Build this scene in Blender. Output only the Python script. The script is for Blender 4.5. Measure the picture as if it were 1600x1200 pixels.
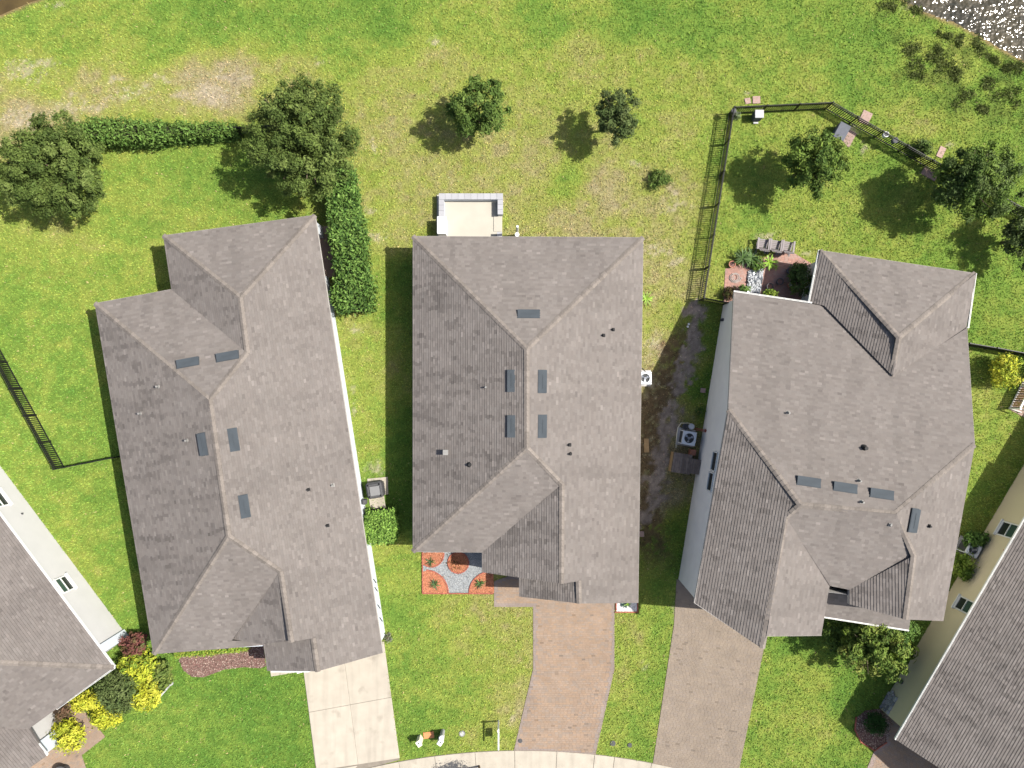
import bpy, bmesh, math, random
import numpy as np
from mathutils import Vector, Matrix, geometry
rad = math.radians
for o in list(bpy.data.objects): bpy.data.objects.remove(o)
scene = bpy.context.scene
COL = scene.collection

# ------------------------------------------------------------------ camera, sky, sun, exposure
H = 44.444          # drone height above the lawn
S = 0.04            # metres per reference pixel on the ground
cam_d = bpy.data.cameras.new('camera'); cam = bpy.data.objects.new('camera', cam_d); COL.objects.link(cam)
cam.location = (0, 0, H); cam.rotation_euler = (0, 0, 0)
cam_d.sensor_width = 36; cam_d.lens = 25.0; cam_d.clip_start = 0.5; cam_d.clip_end = 2000
scene.camera = cam

SUN_V = Vector((2.08, 0.18, 2.70)).normalized()      # towards the sun
elev = math.asin(SUN_V.z); azim = math.atan2(SUN_V.x, SUN_V.y)
world = bpy.data.worlds.new('World'); scene.world = world; world.use_nodes = True
wn = world.node_tree.nodes; wl = world.node_tree.links; wn.clear()
sky = wn.new('ShaderNodeTexSky'); sky.sky_type = 'NISHITA'; sky.sun_disc = False
sky.sun_elevation = elev; sky.sun_rotation = azim; sky.air_density = 1.0; sky.dust_density = 3.0
bg = wn.new('ShaderNodeBackground'); bg.inputs[1].default_value = 0.090
wo = wn.new('ShaderNodeOutputWorld'); wl.new(sky.outputs[0], bg.inputs[0]); wl.new(bg.outputs[0], wo.inputs[0])
sd = bpy.data.lights.new('sun', 'SUN'); sd.energy = 4.6; sd.angle = rad(0.5); sd.color = (1.0, 0.955, 0.88)
sun = bpy.data.objects.new('sun', sd); COL.objects.link(sun)
sun.rotation_euler = (-SUN_V).to_track_quat('-Z', 'Y').to_euler(); sun.location = (30, 5, 60)
vs = scene.view_settings
vs.view_transform = 'Standard'; vs.look = 'None'; vs.gamma = 1.0; vs.use_curve_mapping = False
vs.exposure = 1.15

# ------------------------------------------------------------------ helpers
def PX(px, py, z=0.0):
    k = S * (1 - z / H)
    return Vector(((px - 800) * k, (600 - py) * k, z))
def G(px, py): return ((px - 800) * S, (600 - py) * S)

def obj(name, me, mat=None, parent=None, smooth=False):
    if isinstance(me, bmesh.types.BMesh):
        bm = me; me = bpy.data.meshes.new(name); bm.normal_update(); bm.to_mesh(me); bm.free()
    o = bpy.data.objects.new(name, me); COL.objects.link(o)
    if mat is not None and len(me.materials) == 0: me.materials.append(mat)
    if parent is not None: o.parent = parent
    if smooth:
        me.polygons.foreach_set('use_smooth', [True] * len(me.polygons))
    return o
def tag(o, label=None, cat=None, group=None, kind=None):
    if label: o['label'] = label
    if cat: o['category'] = cat
    if group: o['group'] = group
    if kind: o['kind'] = kind
    return o
def thing(name, label, cat, loc=(0, 0, 0), rz=0.0, group=None):
    o = bpy.data.objects.new(name, None); COL.objects.link(o); o.empty_display_size = 0.2
    o.location = loc; o.rotation_euler = (0, 0, rz)
    return tag(o, label, cat, group)
def copy_tree(o, parent=None):
    c = o.copy(); COL.objects.link(c)
    if parent is not None: c.parent = parent
    for ch in o.children: copy_tree(ch, c)
    return c

def mesh_np(name, V, F, C=None, mat=None, parent=None, smooth=False):
    """V (n,3); F (m,k) array or list of index lists; C (n,3) linear colours -> attribute Col"""
    V = np.asarray(V, dtype=np.float32); me = bpy.data.meshes.new(name)
    me.vertices.add(len(V)); me.vertices.foreach_set('co', V.ravel())
    if isinstance(F, np.ndarray):
        m, k = F.shape; starts = np.arange(m, dtype=np.int32) * k; idx = F.astype(np.int32).ravel()
    else:
        ln = np.array([len(f) for f in F], dtype=np.int32); m = len(F)
        starts = np.concatenate([[0], np.cumsum(ln)[:-1]]).astype(np.int32); idx = np.concatenate([np.asarray(f, dtype=np.int32) for f in F])
    me.loops.add(len(idx)); me.loops.foreach_set('vertex_index', idx)
    me.polygons.add(m); me.polygons.foreach_set('loop_start', starts)
    me.update(calc_edges=True); me.validate(); me.polygons.foreach_set('use_smooth', [bool(smooth)] * len(me.polygons))
    if C is not None:
        a = me.color_attributes.new('Col', 'FLOAT_COLOR', 'POINT')
        c4 = np.ones((len(V), 4), dtype=np.float32); c4[:, :3] = C
        a.data.foreach_set('color', c4.ravel())
    return obj(name, me, mat, parent, smooth)

def bbox(bm, c, s, rot=None):
    m = Matrix.Translation(c)
    if rot is not None: m = m @ (rot.to_4x4() if isinstance(rot, Matrix) else Matrix.Rotation(rot, 4, 'Z'))
    bmesh.ops.create_cube(bm, size=1.0, matrix=m @ Matrix.Diagonal((s[0], s[1], s[2], 1)))
    return bm
def box(c, s, rot=None, bevel=0.0):
    bm = bmesh.new(); bbox(bm, c, s, rot)
    if bevel: bmesh.ops.bevel(bm, geom=bm.edges[:], offset=bevel, segments=1, affect='EDGES')
    return bm
def cyl(bm, c, r, h, seg=14, r2=None, rot=None):
    m = Matrix.Translation(c)
    if rot is not None: m = m @ rot.to_4x4()
    bmesh.ops.create_cone(bm, cap_ends=True, segments=seg, radius1=r, radius2=r if r2 is None else r2, depth=h, matrix=m)
    return bm
def bar(bm, a, b, w, h=None):
    a, b = Vector(a), Vector(b); d = b - a; L = d.length
    q = d.to_track_quat('X', 'Z')
    m = Matrix.Translation((a + b) / 2) @ q.to_matrix().to_4x4() @ Matrix.Diagonal((L, w, h or w, 1))
    bmesh.ops.create_cube(bm, size=1.0, matrix=m); return bm
def tube(bm, pts, rs, seg=7):
    rings = []
    for i, p in enumerate(pts):
        p = Vector(p); d = (Vector(pts[min(i + 1, len(pts) - 1)]) - Vector(pts[max(i - 1, 0)])).normalized()
        q = d.to_track_quat('Z', 'Y'); r = rs[i]
        rings.append([bm.verts.new(p + q @ Vector((r * math.cos(t * 2 * math.pi / seg), r * math.sin(t * 2 * math.pi / seg), 0))) for t in range(seg)])
    for a, b in zip(rings[:-1], rings[1:]):
        for t in range(seg): bm.faces.new((a[t], a[(t + 1) % seg], b[(t + 1) % seg], b[t]))
    bm.faces.new(rings[-1]); bm.faces.new(rings[0][::-1]); return bm
def prism(bm, pts2, z0, z1, top=True):
    """closed prism on a 2D outline; z1 may be a list"""
    n = len(pts2)
    ar = sum(pts2[i][0] * pts2[(i + 1) % n][1] - pts2[(i + 1) % n][0] * pts2[i][1] for i in range(n))
    zs = z1 if isinstance(z1, (list, tuple)) else [z1] * n
    if ar < 0: pts2 = pts2[::-1]; zs = list(zs)[::-1]
    b = [bm.verts.new((p[0], p[1], z0)) for p in pts2]; t = [bm.verts.new((p[0], p[1], z)) for p, z in zip(pts2, zs)]
    if top: bm.faces.new(t)
    bm.faces.new(b[::-1])
    for i in range(n): bm.faces.new((b[i], b[(i + 1) % n], t[(i + 1) % n], t[i]))
    return bm

# ------------------------------------------------------------------ numeric noise
def _hash(ix, iy, seed):
    h = (ix.astype(np.int64) * 374761393 + iy.astype(np.int64) * 668265263 + seed * 974634101) & 0xFFFFFFFF
    h = ((h ^ (h >> 13)) * 1274126177) & 0xFFFFFFFF
    return ((h ^ (h >> 16)) & 0xFFFF) / 65535.0
def vnoise(x, y, seed=0):
    ix = np.floor(x); iy = np.floor(y); fx = x - ix; fy = y - iy
    fx = fx * fx * (3 - 2 * fx); fy = fy * fy * (3 - 2 * fy)
    a = _hash(ix, iy, seed); b = _hash(ix + 1, iy, seed); c = _hash(ix, iy + 1, seed); d = _hash(ix + 1, iy + 1, seed)
    return (a * (1 - fx) + b * fx) * (1 - fy) + (c * (1 - fx) + d * fx) * fy
def fbm(x, y, seed=0, oct=4):
    s = 0; a = 0.5; n = 0
    for i in range(oct):
        s = s + a * vnoise(x, y, seed + i * 17); n += a; a *= 0.55; x = x * 2.03 + 3.1; y = y * 2.03 + 7.7
    return s / n                                        # 0..1
def sstep(a, b, x):
    t = np.clip((x - a) / (b - a), 0, 1); return t * t * (3 - 2 * t)

# ------------------------------------------------------------------ materials
def mat_base(name, rough=0.8, spec=0.3):
    m = bpy.data.materials.new(name); m.use_nodes = True; nt = m.node_tree
    b = nt.nodes['Principled BSDF']; b.inputs['Roughness'].default_value = rough
    b.inputs['Specular IOR Level'].default_value = spec
    return m, nt, b
def mat(name, col, rough=0.8, spec=0.3, var=0.12, scale=3.0, bump=0.0, bscale=40.0, metal=0.0, objvar=0.0, stain=None):
    m, nt, b = mat_base(name, rough, spec); N = nt.nodes; L = nt.links
    b.inputs['Metallic'].default_value = metal
    tc = N.new('ShaderNodeTexCoord'); n = N.new('ShaderNodeTexNoise'); n.inputs['Scale'].default_value = scale; n.inputs['Detail'].default_value = 6
    L.new(tc.outputs['Object'], n.inputs['Vector'])
    mr = N.new('ShaderNodeMapRange'); mr.inputs[1].default_value = 0.3; mr.inputs[2].default_value = 0.7
    mr.inputs[3].default_value = 1 - var; mr.inputs[4].default_value = 1 + var; L.new(n.outputs[0], mr.inputs[0])
    out = mr.outputs[0]
    if objvar:
        oi = N.new('ShaderNodeObjectInfo'); mo = N.new('ShaderNodeMapRange'); mo.inputs[3].default_value = 1 - objvar; mo.inputs[4].default_value = 1 + objvar
        L.new(oi.outputs['Random'], mo.inputs[0]); mm = N.new('ShaderNodeMath'); mm.operation = 'MULTIPLY'; L.new(out, mm.inputs[0]); L.new(mo.outputs[0], mm.inputs[1]); out = mm.outputs[0]
    mx = N.new('ShaderNodeVectorMath'); mx.operation = 'SCALE'; mx.inputs[0].default_value = col; L.new(out, mx.inputs['Scale'])
    c = mx.outputs[0]
    if name == 'concrete':
        mp = N.new('ShaderNodeMapping'); mp.inputs['Scale'].default_value = (2.6, .22, 1); mp.inputs['Rotation'].default_value = (0, 0, rad(-9)); L.new(tc.outputs['Object'], mp.inputs['Vector'])
        n4 = N.new('ShaderNodeTexNoise'); n4.inputs['Scale'].default_value = 1.0; n4.inputs['Detail'].default_value = 5; L.new(mp.outputs[0], n4.inputs['Vector'])
        m4 = N.new('ShaderNodeMapRange'); m4.inputs[1].default_value = .45; m4.inputs[2].default_value = .75; m4.inputs[3].default_value = 1.02; m4.inputs[4].default_value = .86; L.new(n4.outputs[0], m4.inputs[0])
        v4 = N.new('ShaderNodeVectorMath'); v4.operation = 'SCALE'; L.new(c, v4.inputs[0]); L.new(m4.outputs[0], v4.inputs['Scale']); c = v4.outputs[0]
    if stain:
        n2 = N.new('ShaderNodeTexNoise'); n2.inputs['Scale'].default_value = stain[1]; n2.inputs['Detail'].default_value = 8; L.new(tc.outputs['Object'], n2.inputs['Vector'])
        r2 = N.new('ShaderNodeMapRange'); r2.inputs[1].default_value = stain[2]; r2.inputs[2].default_value = stain[2] + 0.15; L.new(n2.outputs[0], r2.inputs[0])
        mi = N.new('ShaderNodeMix'); mi.data_type = 'RGBA'; L.new(r2.outputs[0], mi.inputs[0]); L.new(c, mi.inputs[6]); mi.inputs[7].default_value = (*stain[0], 1); c = mi.outputs[2]
    L.new(c, b.inputs['Base Color'])
    if bump:
        n3 = N.new('ShaderNodeTexNoise'); n3.inputs['Scale'].default_value = bscale; n3.inputs['Detail'].default_value = 4; L.new(tc.outputs['Object'], n3.inputs['Vector'])
        bp = N.new('ShaderNodeBump'); bp.inputs['Strength'].default_value = bump; bp.inputs['Distance'].default_value = 0.02; L.new(n3.outputs[0], bp.inputs['Height']); L.new(bp.outputs[0], b.inputs['Normal'])
    return m
def mat_attr(name, rough=0.85, spec=0.2, nscale=None, namt=0.2, bump=0.0, bscale=30.0, trans=0.0, streak=None):
    """colour from the mesh's own Col attribute, with fine noise on top"""
    m, nt, b = mat_base(name, rough, spec); N = nt.nodes; L = nt.links
    at = N.new('ShaderNodeAttribute'); at.attribute_name = 'Col'; c = at.outputs['Color']
    tc = N.new('ShaderNodeTexCoord')
    def mul(c, scale, amt, det=5, vec=None):
        n = N.new('ShaderNodeTexNoise'); n.inputs['Scale'].default_value = scale; n.inputs['Detail'].default_value = det
        L.new(vec or tc.outputs['Object'], n.inputs['Vector'])
        mr = N.new('ShaderNodeMapRange'); mr.inputs[1].default_value = 0.28; mr.inputs[2].default_value = 0.72; mr.inputs[3].default_value = 1 - amt; mr.inputs[4].default_value = 1 + amt
        L.new(n.outputs[0], mr.inputs[0]); v = N.new('ShaderNodeVectorMath'); v.operation = 'SCALE'; L.new(c, v.inputs[0]); L.new(mr.outputs[0], v.inputs['Scale']); return v.outputs[0]
    if nscale:
        for sc in (nscale if isinstance(nscale, (list, tuple)) else [nscale]): c = mul(c, sc, namt)
    if streak: c = mul(c, streak, 0.10, 3)
    L.new(c, b.inputs['Base Color'])
    if bump:
        n3 = N.new('ShaderNodeTexNoise'); n3.inputs['Scale'].default_value = bscale; n3.inputs['Detail'].default_value = 5; L.new(tc.outputs['Object'], n3.inputs['Vector'])
        bp = N.new('ShaderNodeBump'); bp.inputs['Strength'].default_value = bump; bp.inputs['Distance'].default_value = 0.04; L.new(n3.outputs[0], bp.inputs['Height']); L.new(bp.outputs[0], b.inputs['Normal'])
    if trans:
        t = N.new('ShaderNodeBsdfTranslucent'); L.new(c, t.inputs['Color']); ms = N.new('ShaderNodeMixShader'); ms.inputs[0].default_value = trans
        L.new(b.outputs[0], ms.inputs[1]); L.new(t.outputs[0], ms.inputs[2]); L.new(ms.outputs[0], N['Material Output'].inputs['Surface'])
    return m

M = {}
M['soil'] = mat_attr('soil_and_turf', 0.95, 0.05, [5.0, 22.0], 0.22, 0.6, 26.0)
M['grass'] = mat_attr('grass_blade', 0.75, 0.12, trans=0.15)
M['leaf'] = mat_attr('leaf', 0.65, 0.10, trans=0.15)
M['shingle'] = mat_attr('asphalt_shingle', 0.92, 0.12, [0.55, 60.0], 0.06, 0.2, 160.0)
M['deck'] = mat('roof_felt', (0.10, 0.09, 0.085), 0.95, 0.1)
M['cap'] = mat('ridge_shingle', (0.134, 0.117, 0.103), 0.92, 0.12, 0.14, 9.0, objvar=0.16)
M['wall_white'] = mat('white_stucco', (0.44, 0.475, 0.51), 0.9, 0.2, 0.03, 1.2, 0.3, 60)
M['wall_grey'] = mat('pale_grey_stucco', (0.66, 0.635, 0.60), 0.9, 0.2, 0.04, 1.2, 0.3, 60)
M['wall_cream'] = mat('cream_stucco', (0.40, 0.395, 0.385), 0.9, 0.2, 0.03, 1.2, 0.3, 60)
M['wall_tan'] = mat('tan_stucco', (0.47, 0.41, 0.28), 0.9, 0.2, 0.04, 0.8, 0.3, 60)
M['trim'] = mat('white_trim', (0.54, 0.54, 0.52), 0.5, 0.4, 0.04)
M['trim_grey'] = mat('taupe_trim', (0.30, 0.28, 0.26), 0.6, 0.3, 0.05)
M['glass'] = mat('window_glass', (0.030, 0.055, 0.045), 0.08, 0.5, 0.1, 1.0)
M['glass_dark'] = mat('screened_glass', (0.012, 0.016, 0.015), 0.3, 0.4, 0.1, 1.0)
M['vent'] = mat('slate_blue_metal', (0.045, 0.053, 0.060), 0.8, 0.12, 0.10, 2.0)
M['vent_dark'] = mat('vent_opening', (0.010, 0.010, 0.011), 0.9, 0.1)
M['pipe'] = mat('vent_pipe_paint', (0.17, 0.165, 0.155), 0.6, 0.3, 0.1)
M['pipe_dark'] = mat('black_rubber', (0.012, 0.012, 0.012), 0.7, 0.3)
M['concrete'] = mat('concrete', (0.300, 0.270, 0.222), 0.92, 0.15, 0.07, 1.4, 0.3, 70, objvar=0.04, stain=((0.21, 0.185, 0.15), 0.9, 0.60))
M['concrete_grey'] = mat('grey_concrete', (0.33, 0.32, 0.31), 0.92, 0.15, 0.06, 1.6, 0.3, 70)
M['joint'] = mat('joint_sand', (0.16, 0.14, 0.115), 0.95, 0.1)
M['paver'] = mat_attr('brick_paver', 0.9, 0.15, [1.2, 30.0], 0.10)
M['sand'] = mat('paver_bedding', (0.19, 0.14, 0.105), 0.95, 0.1, 0.15, 5)
M['black'] = mat('black_powder_coat', (0.010, 0.010, 0.010), 0.5, 0.2)
M['patio'] = mat('cream_patio_slab', (0.315, 0.295, 0.25), 0.85, 0.2, 0.04, 1.5)
M['cap_stone'] = mat('grey_cap_stone', (0.25, 0.25, 0.262), 0.7, 0.3, 0.06, 2, objvar=0.05)
M['white'] = mat('white_paint', (0.56, 0.56, 0.57), 0.5, 0.4, 0.03)
M['bark'] = mat('bark', (0.11, 0.085, 0.06), 0.95, 0.1, 0.3, 6, 0.6, 20)
M['core'] = mat('hedge_shade_core', (0.018, 0.022, 0.010), 0.95, 0.1, 0.3, 6)  # near-black on purpose: shade between hedge leaves put into the colour
M['mulch_red'] = mat_attr('red_mulch', 0.95, 0.05)
M['stone_edge'] = mat('red_brick_edging', (0.26, 0.085, 0.06), 0.9, 0.15, 0.15, 4, objvar=0.2)
M['wood'] = mat('weathered_grey_wood', (0.17, 0.135, 0.115), 0.9, 0.15, 0.2, 5, objvar=0.22)
M['wood_tan'] = mat('tan_timber', (0.30, 0.20, 0.10), 0.85, 0.2, 0.15, 6)
M['terracotta'] = mat('terracotta', (0.34, 0.15, 0.10), 0.85, 0.2, 0.1, 6, objvar=0.1)
M['pink_paver'] = mat('pink_concrete_paver', (0.255, 0.18, 0.155), 0.9, 0.15, 0.08, 5, objvar=0.1)
M['orange_board'] = mat('orange_board', (0.40, 0.17, 0.075), 0.8, 0.2, 0.08, 6)
M['ac_grey'] = mat('light_grey_enamel', (0.50, 0.52, 0.54), 0.5, 0.4, 0.05, 4)
M['ac_dark'] = mat('condenser_fins', (0.045, 0.048, 0.05), 0.7, 0.3, 0.15, 30)
M['ac_blade'] = mat('fan_metal', (0.30, 0.32, 0.36), 0.35, 0.5, 0.05, metal=0.4)
M['lid'] = mat('grey_lid', (0.14, 0.14, 0.14), 0.6, 0.3, 0.06)
M['chair'] = mat('taupe_resin', (0.165, 0.145, 0.145), 0.6, 0.3, 0.06, 6)
M['iron'] = mat('cast_iron', (0.05, 0.05, 0.052), 0.7, 0.3, 0.2, 8)
M['cream_box'] = mat('cream_plastic', (0.62, 0.57, 0.44), 0.55, 0.35, 0.05)
M['grey_box'] = mat('grey_plastic', (0.30, 0.30, 0.305), 0.55, 0.35, 0.06)
M['slate_box'] = mat('slate_grey_plastic', (0.075, 0.08, 0.095), 0.7, 0.2, 0.12, 4)
M['film'] = mat('clear_plastic_sheet', (0.30, 0.31, 0.32), 0.18, 0.6, 0.1, 6)
M['asphalt'] = mat('asphalt', (0.055, 0.055, 0.056), 0.92, 0.15, 0.2, 5, 0.4, 90)

# ------------------------------------------------------------------ outlines on the ground (reference pixels), used for the lawn mask and the paving
DRIVE_A = [(472, 1030), (600, 1002), (625, 1187), (496, 1222)]
DRIVE_C = [(772, 908), (800, 898), (960, 905), (960, 1045), (930, 1181), (803, 1172), (833, 1045), (833, 948), (772, 948)]
DRIVE_D = [(1057, 905), (1215, 935), (1196, 1000), (1150, 1225), (1018, 1206), (1053, 975)]
WALK_B = [(80, 1100), (104, 1096), (130, 1108), (165, 1151), (128, 1180), (140, 1215), (-20, 1290), (25, 1212), (108, 1150), (82, 1116)]
DRIVE_E = [(1382, 1113), (1400, 1105), (1640, 1255), (1600, 1330), (1330, 1260), (1366, 1172), (1384, 1160)]
BED_C = [(661, 852), (750, 852), (770, 880), (772, 926), (661, 926)]
BED_W = [(963, 930), (995, 930), (995, 955), (963, 955)]
BED_A = [(278, 1012), (410, 1000), (416, 1040), (408, 1044), (380, 1042), (350, 1046), (318, 1058), (300, 1057), (286, 1046), (280, 1030)]
BED_E = [(1352, 1110), (1375, 1107), (1395, 1130), (1384, 1160), (1366, 1171), (1345, 1158), (1335, 1140), (1337, 1122)]
PATIO_C = [(679, 303), (787, 303), (787, 392), (679, 392)]
PATIO_D = [(1133, 420), (1197, 402), (1228, 388), (1268, 412), (1250, 490), (1130, 478)]
FOOT_C = [(663, 392), (983, 393), (979, 908), (818, 904), (818, 840), (663, 838)]
FOOT_A = [(295, 389), (440, 368), (450, 444), (514, 434), (602, 990), (500, 1024), (446, 1024), (442, 985), (283, 994), (197, 490), (306, 470)]
FOOT_D = [(1130, 475), (1104, 635), (1060, 905), (1215, 934), (1228, 885), (1300, 893), (1382, 915), (1423, 682), (1444, 518), (1467, 449), (1262, 414), (1248, 487)]
FOOT_E = [(1375, 1107), (1660, 623), (1950, 800), (1662, 1290)]
FOOT_B = [(200, 995), (-90, 607), (-330, 800), (-150, 1300), (20, 1212), (110, 1146), (84, 1114), (66, 1092)]

def inside(poly, x, y):
    r = np.zeros(x.shape, bool); n = len(poly); j = n - 1
    for i in range(n):
        xi, yi = poly[i]; xj, yj = poly[j]
        if yi != yj:
            r ^= ((yi > y) != (yj > y)) & (x < (xj - xi) * (y - yi) / (yj - yi) + xi)
        j = i
    return r

# pond edge, top right: signed distance in pixels, positive out in the water
SH = [(1380, -30), (1417, 0), (1440, 15), (1480, 29), (1505, 40), (1532, 55), (1556, 70), (1602, 94), (1660, 128)]
def shore(px, py):
    xs = np.array([p[0] for p in SH], float); ys = np.array([p[1] for p in SH], float)
    yl = np.interp(px, xs, ys, left=None, right=None)
    yl = np.where(px < xs[0], ys[0] + (px - xs[0]) * 0.75, yl); yl = np.where(px > xs[-1], ys[-1] + (px - xs[-1]) * 0.5, yl)
    return (yl - py) * 0.87
def shore2(px, py):        # pond corner, top left
    return (21 - 0.42 * px - py) * 0.9 + 3 * (vnoise(px * .05, py * .05, 5) - .5)

def pond_d(px, py):
    a = np.where((px > 1330) & (px < 1880) & (py > -380), shore(px, py), -99.0); b = np.where((px > -330) & (px < 75) & (py > -380), shore2(px, py), -99.0)
    return np.maximum(a, b)
DRY = np.array([
 (100,60,.3),(250,60,.22),(330,30,.12),(450,30,.12),(600,40,.12),(560,70,.22),(700,40,.35),(760,60,.42),(850,50,.25),(1000,40,.14),(1080,60,.2),(1150,90,.35),(1250,60,.18),(1350,60,.18),(1330,100,.22),(1250,100,.5),(1400,110,.28),(1480,140,.28),(1560,150,.2),(1430,190,.48),(1500,190,.36),(1580,230,.28),(1500,70,.38),(30,50,.3),
 (60,90,.42),(150,140,.75),(300,130,.8),(350,130,.9),(30,190,.85),(180,110,.5),(450,110,.6),(600,120,.5),(650,160,.6),(580,200,.6),(700,100,.55),(620,280,.66),(700,270,.68),(850,120,.5),(1000,90,.55),(900,100,.58),(850,250,.7),(950,300,.75),(830,330,.7),(1050,200,.55),(1000,160,.5),(1080,130,.5),(1050,320,.7),(1040,400,.72),(1060,450,.68),(1020,560,.85),(620,350,.62),(600,300,.5),(880,285,.4),(760,210,.68),(900,340,.72),(640,240,.66),
 (1160,230,.28),(1200,220,.36),(1180,330,.25),(1240,330,.42),(1250,200,.36),(1330,220,.32),(1330,350,.28),(1380,260,.28),(1420,370,.32),(1560,430,.25),(1560,500,.25),(1540,620,.4),(1560,680,.35),(1300,380,.5),(1120,400,.35),
 (250,270,.35),(330,250,.3),(300,320,.4),(190,320,.45),(60,330,.55),(120,370,.6),(60,430,.42),(130,400,.52),(200,450,.55),(180,420,.4),(50,480,.28),(100,560,.3),(60,600,.3),(120,640,.3),(60,680,.42),(100,700,.3),(160,760,.32),(130,830,.45),(150,900,.45),(200,900,.25),(400,300,.25),
 (580,540,.5),(570,600,.45),(580,680,.45),(620,450,.3),(625,700,.1),(620,800,.05),(600,900,.3),(600,850,.42),(560,260,.5),
 (640,960,.2),(700,960,.45),(760,960,.65),(800,980,.6),(740,1000,.5),(660,1050,.2),(720,1060,.28),(780,1080,.55),(800,1110,.72),(650,1120,.2),(700,1140,.32),(780,1150,.5),(820,960,.6),(630,1160,.25),
 (985,970,.5),(1000,1000,.55),(1020,1000,.2),(980,1060,.55),(1005,1060,.25),(960,1130,.42),(1000,1130,.25),(1000,1160,.22),(1030,960,.3),
 (1200,1050,.28),(1250,1060,.42),(1230,1110,.38),(1280,1130,.42),(1180,1150,.2),(1300,1180,.22),(1330,1090,.1),(1240,1010,.1),
 (320,1080,.08),(300,1150,.12),(400,1090,.04),(440,1150,.08),(250,1120,.14),(220,1180,.18),(300,1040,.05),(180,1170,.2),
 (1080,500,.3),(1100,600,.1),(1060,560,.6),(1020,640,.9),(1030,600,.85),(1015,780,.95),(1028,690,.9),(1040,900,.2),(1040,850,.18),(1010,720,.95),(1080,860,.15),(1020,880,.5)], float)
_m = (DRY[:, 0] < 480) & (DRY[:, 1] > 225) & (DRY[:, 1] < 940); DRY[_m, 2] *= .78
SAND = [(40,112,40,18),(70,98,26,12),(30,185,44,16),(95,172,36,16),(150,165,30,12),(200,150,40,12),(330,150,50,16),(380,120,30,10),(180,125,24,8),(230,138,16,6),(352,126,20,16),(280,142,18,7),(110,150,15,6),(320,140,18,6),(250,122,20,6),(1065,318,26,11),(1045,335,16,8),(1030,395,24,9),(1058,412,20,9),(1052,300,14,6),(1020,385,12,8),(1200,364,16,9),(1262,398,14,7),(1232,404,24,8),(990,262,14,7),(500,100,14,6),(680,62,18,7),(575,330,10,8),(590,370,14,10),(1022,545,18,22),(1018,600,12,24),(587,232,8,12),(562,514,14,9),(1170,150,9,6),(1440,232,10,9),(1478,232,8,8),(1328,208,14,12),(1450,272,16,6),(1350,232,10,6),(1425,12,20,7),(90,12,30,5),(585,728,18,16),(552,606,7,10),(556,640,4,14),(1005,1040,10,8),(800,1120,10,12),(1053,960,5,20),(250,1050,8,5),(1085,545,7,18)]
MUD = [(1086, 492), (1078, 560), (1064, 590), (1048, 640), (1042, 670), (1034, 705), (1028, 745), (1022, 775), (1008, 812)]
PAL_T = np.array([0, .22, .45, .62, .78, 1.0])
PAL = np.array([(.076, .146, .024), (.116, .182, .031), (.178, .215, .042), (.203, .210, .060), (.220, .198, .090), (.246, .208, .130)])
def paint(px, py):
    """true colour of turf and soil, and how bare the soil is"""
    w = 0; s = 0
    jx = px + 26 * (fbm(px * .03, py * .03, 11, 3) - .5); jy = py + 26 * (fbm(px * .03, py * .03, 31, 3) - .5)
    for cx, cy, v in DRY:
        q = 1.0 / (((jx - cx) ** 2 + (jy - cy) ** 2) + 120.0) ** 1.6
        w = w + q; s = s + q * v
    d = s / w
    d = d + 0.34 * (fbm(px * .018, py * .026, 3, 4) - .5) + 0.42 * (fbm(px * .085, py * .10, 7, 3) - .5)
    sand = np.zeros_like(px)
    for cx, cy, rx, ry in SAND:
        sand = np.maximum(sand, np.exp(-(((jx - cx) / rx) ** 2 + ((jy - cy) / ry) ** 2)))
    nz = fbm(px * .11, py * .13, 21, 4)
    nf = fbm(px * .42, py * .5, 91, 2)
    sand = sstep(.44, .74, sand * 0.46 + 0.46 * nz + 0.62 * nf - 0.31) * sstep(.02, .16, sand)
    soil = sstep(34, 16, np.abs(px - np.interp(py, (480, 560, 640, 720, 830, 900), (1078, 1050, 1022, 1012, 1010, 1030))) + 34 * (fbm(px * .07, py * .05, 71, 3) - .5)) * sstep(480, 540, py) * sstep(905, 840, py) * sstep(.30, .50, fbm(px * .2, py * .2, 73, 3)) * .92
    mud = np.full_like(px, 1e9)
    for (ax, ay), (bx, by) in zip(MUD[:-1], MUD[1:]):
        t = np.clip(((px - ax) * (bx - ax) + (py - ay) * (by - ay)) / ((bx - ax) ** 2 + (by - ay) ** 2), 0, 1)
        mud = np.minimum(mud, np.hypot(px - ax - t * (bx - ax), py - ay - t * (by - ay)))
    mud = sstep(14, 7, mud + 50 * (fbm(px * .09, py * .09, 41, 3) - .5))
    d = np.clip(d, 0, 1); col = np.stack([np.interp(d, PAL_T, PAL[:, k]) for k in range(3)], -1)
    sand = sand * .62
    col = col * (.91 + .18 * fbm(px * .06, py * .07, 83, 3))[..., None]
    sc = np.array((.30, .255, .19)) * (0.8 + 0.4 * nz)[..., None]
    col = col * (1 - sand[..., None]) + sc * sand[..., None]
    col = col * (1 - soil[..., None]) + np.array((.115, .080, .044)) * (0.5 + 1.0 * nz)[..., None] * soil[..., None]
    mc = np.array((.27, .22, .18)) * (0.35 + 1.2 * fbm(px * .16, py * .16, 51, 4))[..., None]
    col = col * (1 - mud[..., None]) + mc * mud[..., None]
    # darker weeds towards the pond
    wd = sstep(.48, .62, fbm(px * .045, py * .05, 61, 3)) * sstep(1330, 1420, px) * sstep(190, 90, py - (px - 1400) * .35) * .55
    col = col * (1 - wd[..., None]) + np.array((.055, .075, .018)) * wd[..., None]
    sh = pond_d(px, py); bk = sstep(-9, 1, sh + 7 * (nz - .5))
    col = col * (1 - bk[..., None]) + np.array((.17, .125, .06)) * bk[..., None]
    bare = np.clip(np.maximum(np.maximum(sand, mud), np.maximum(bk, soil * .8)), 0, 1)
    return col, bare, d

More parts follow.
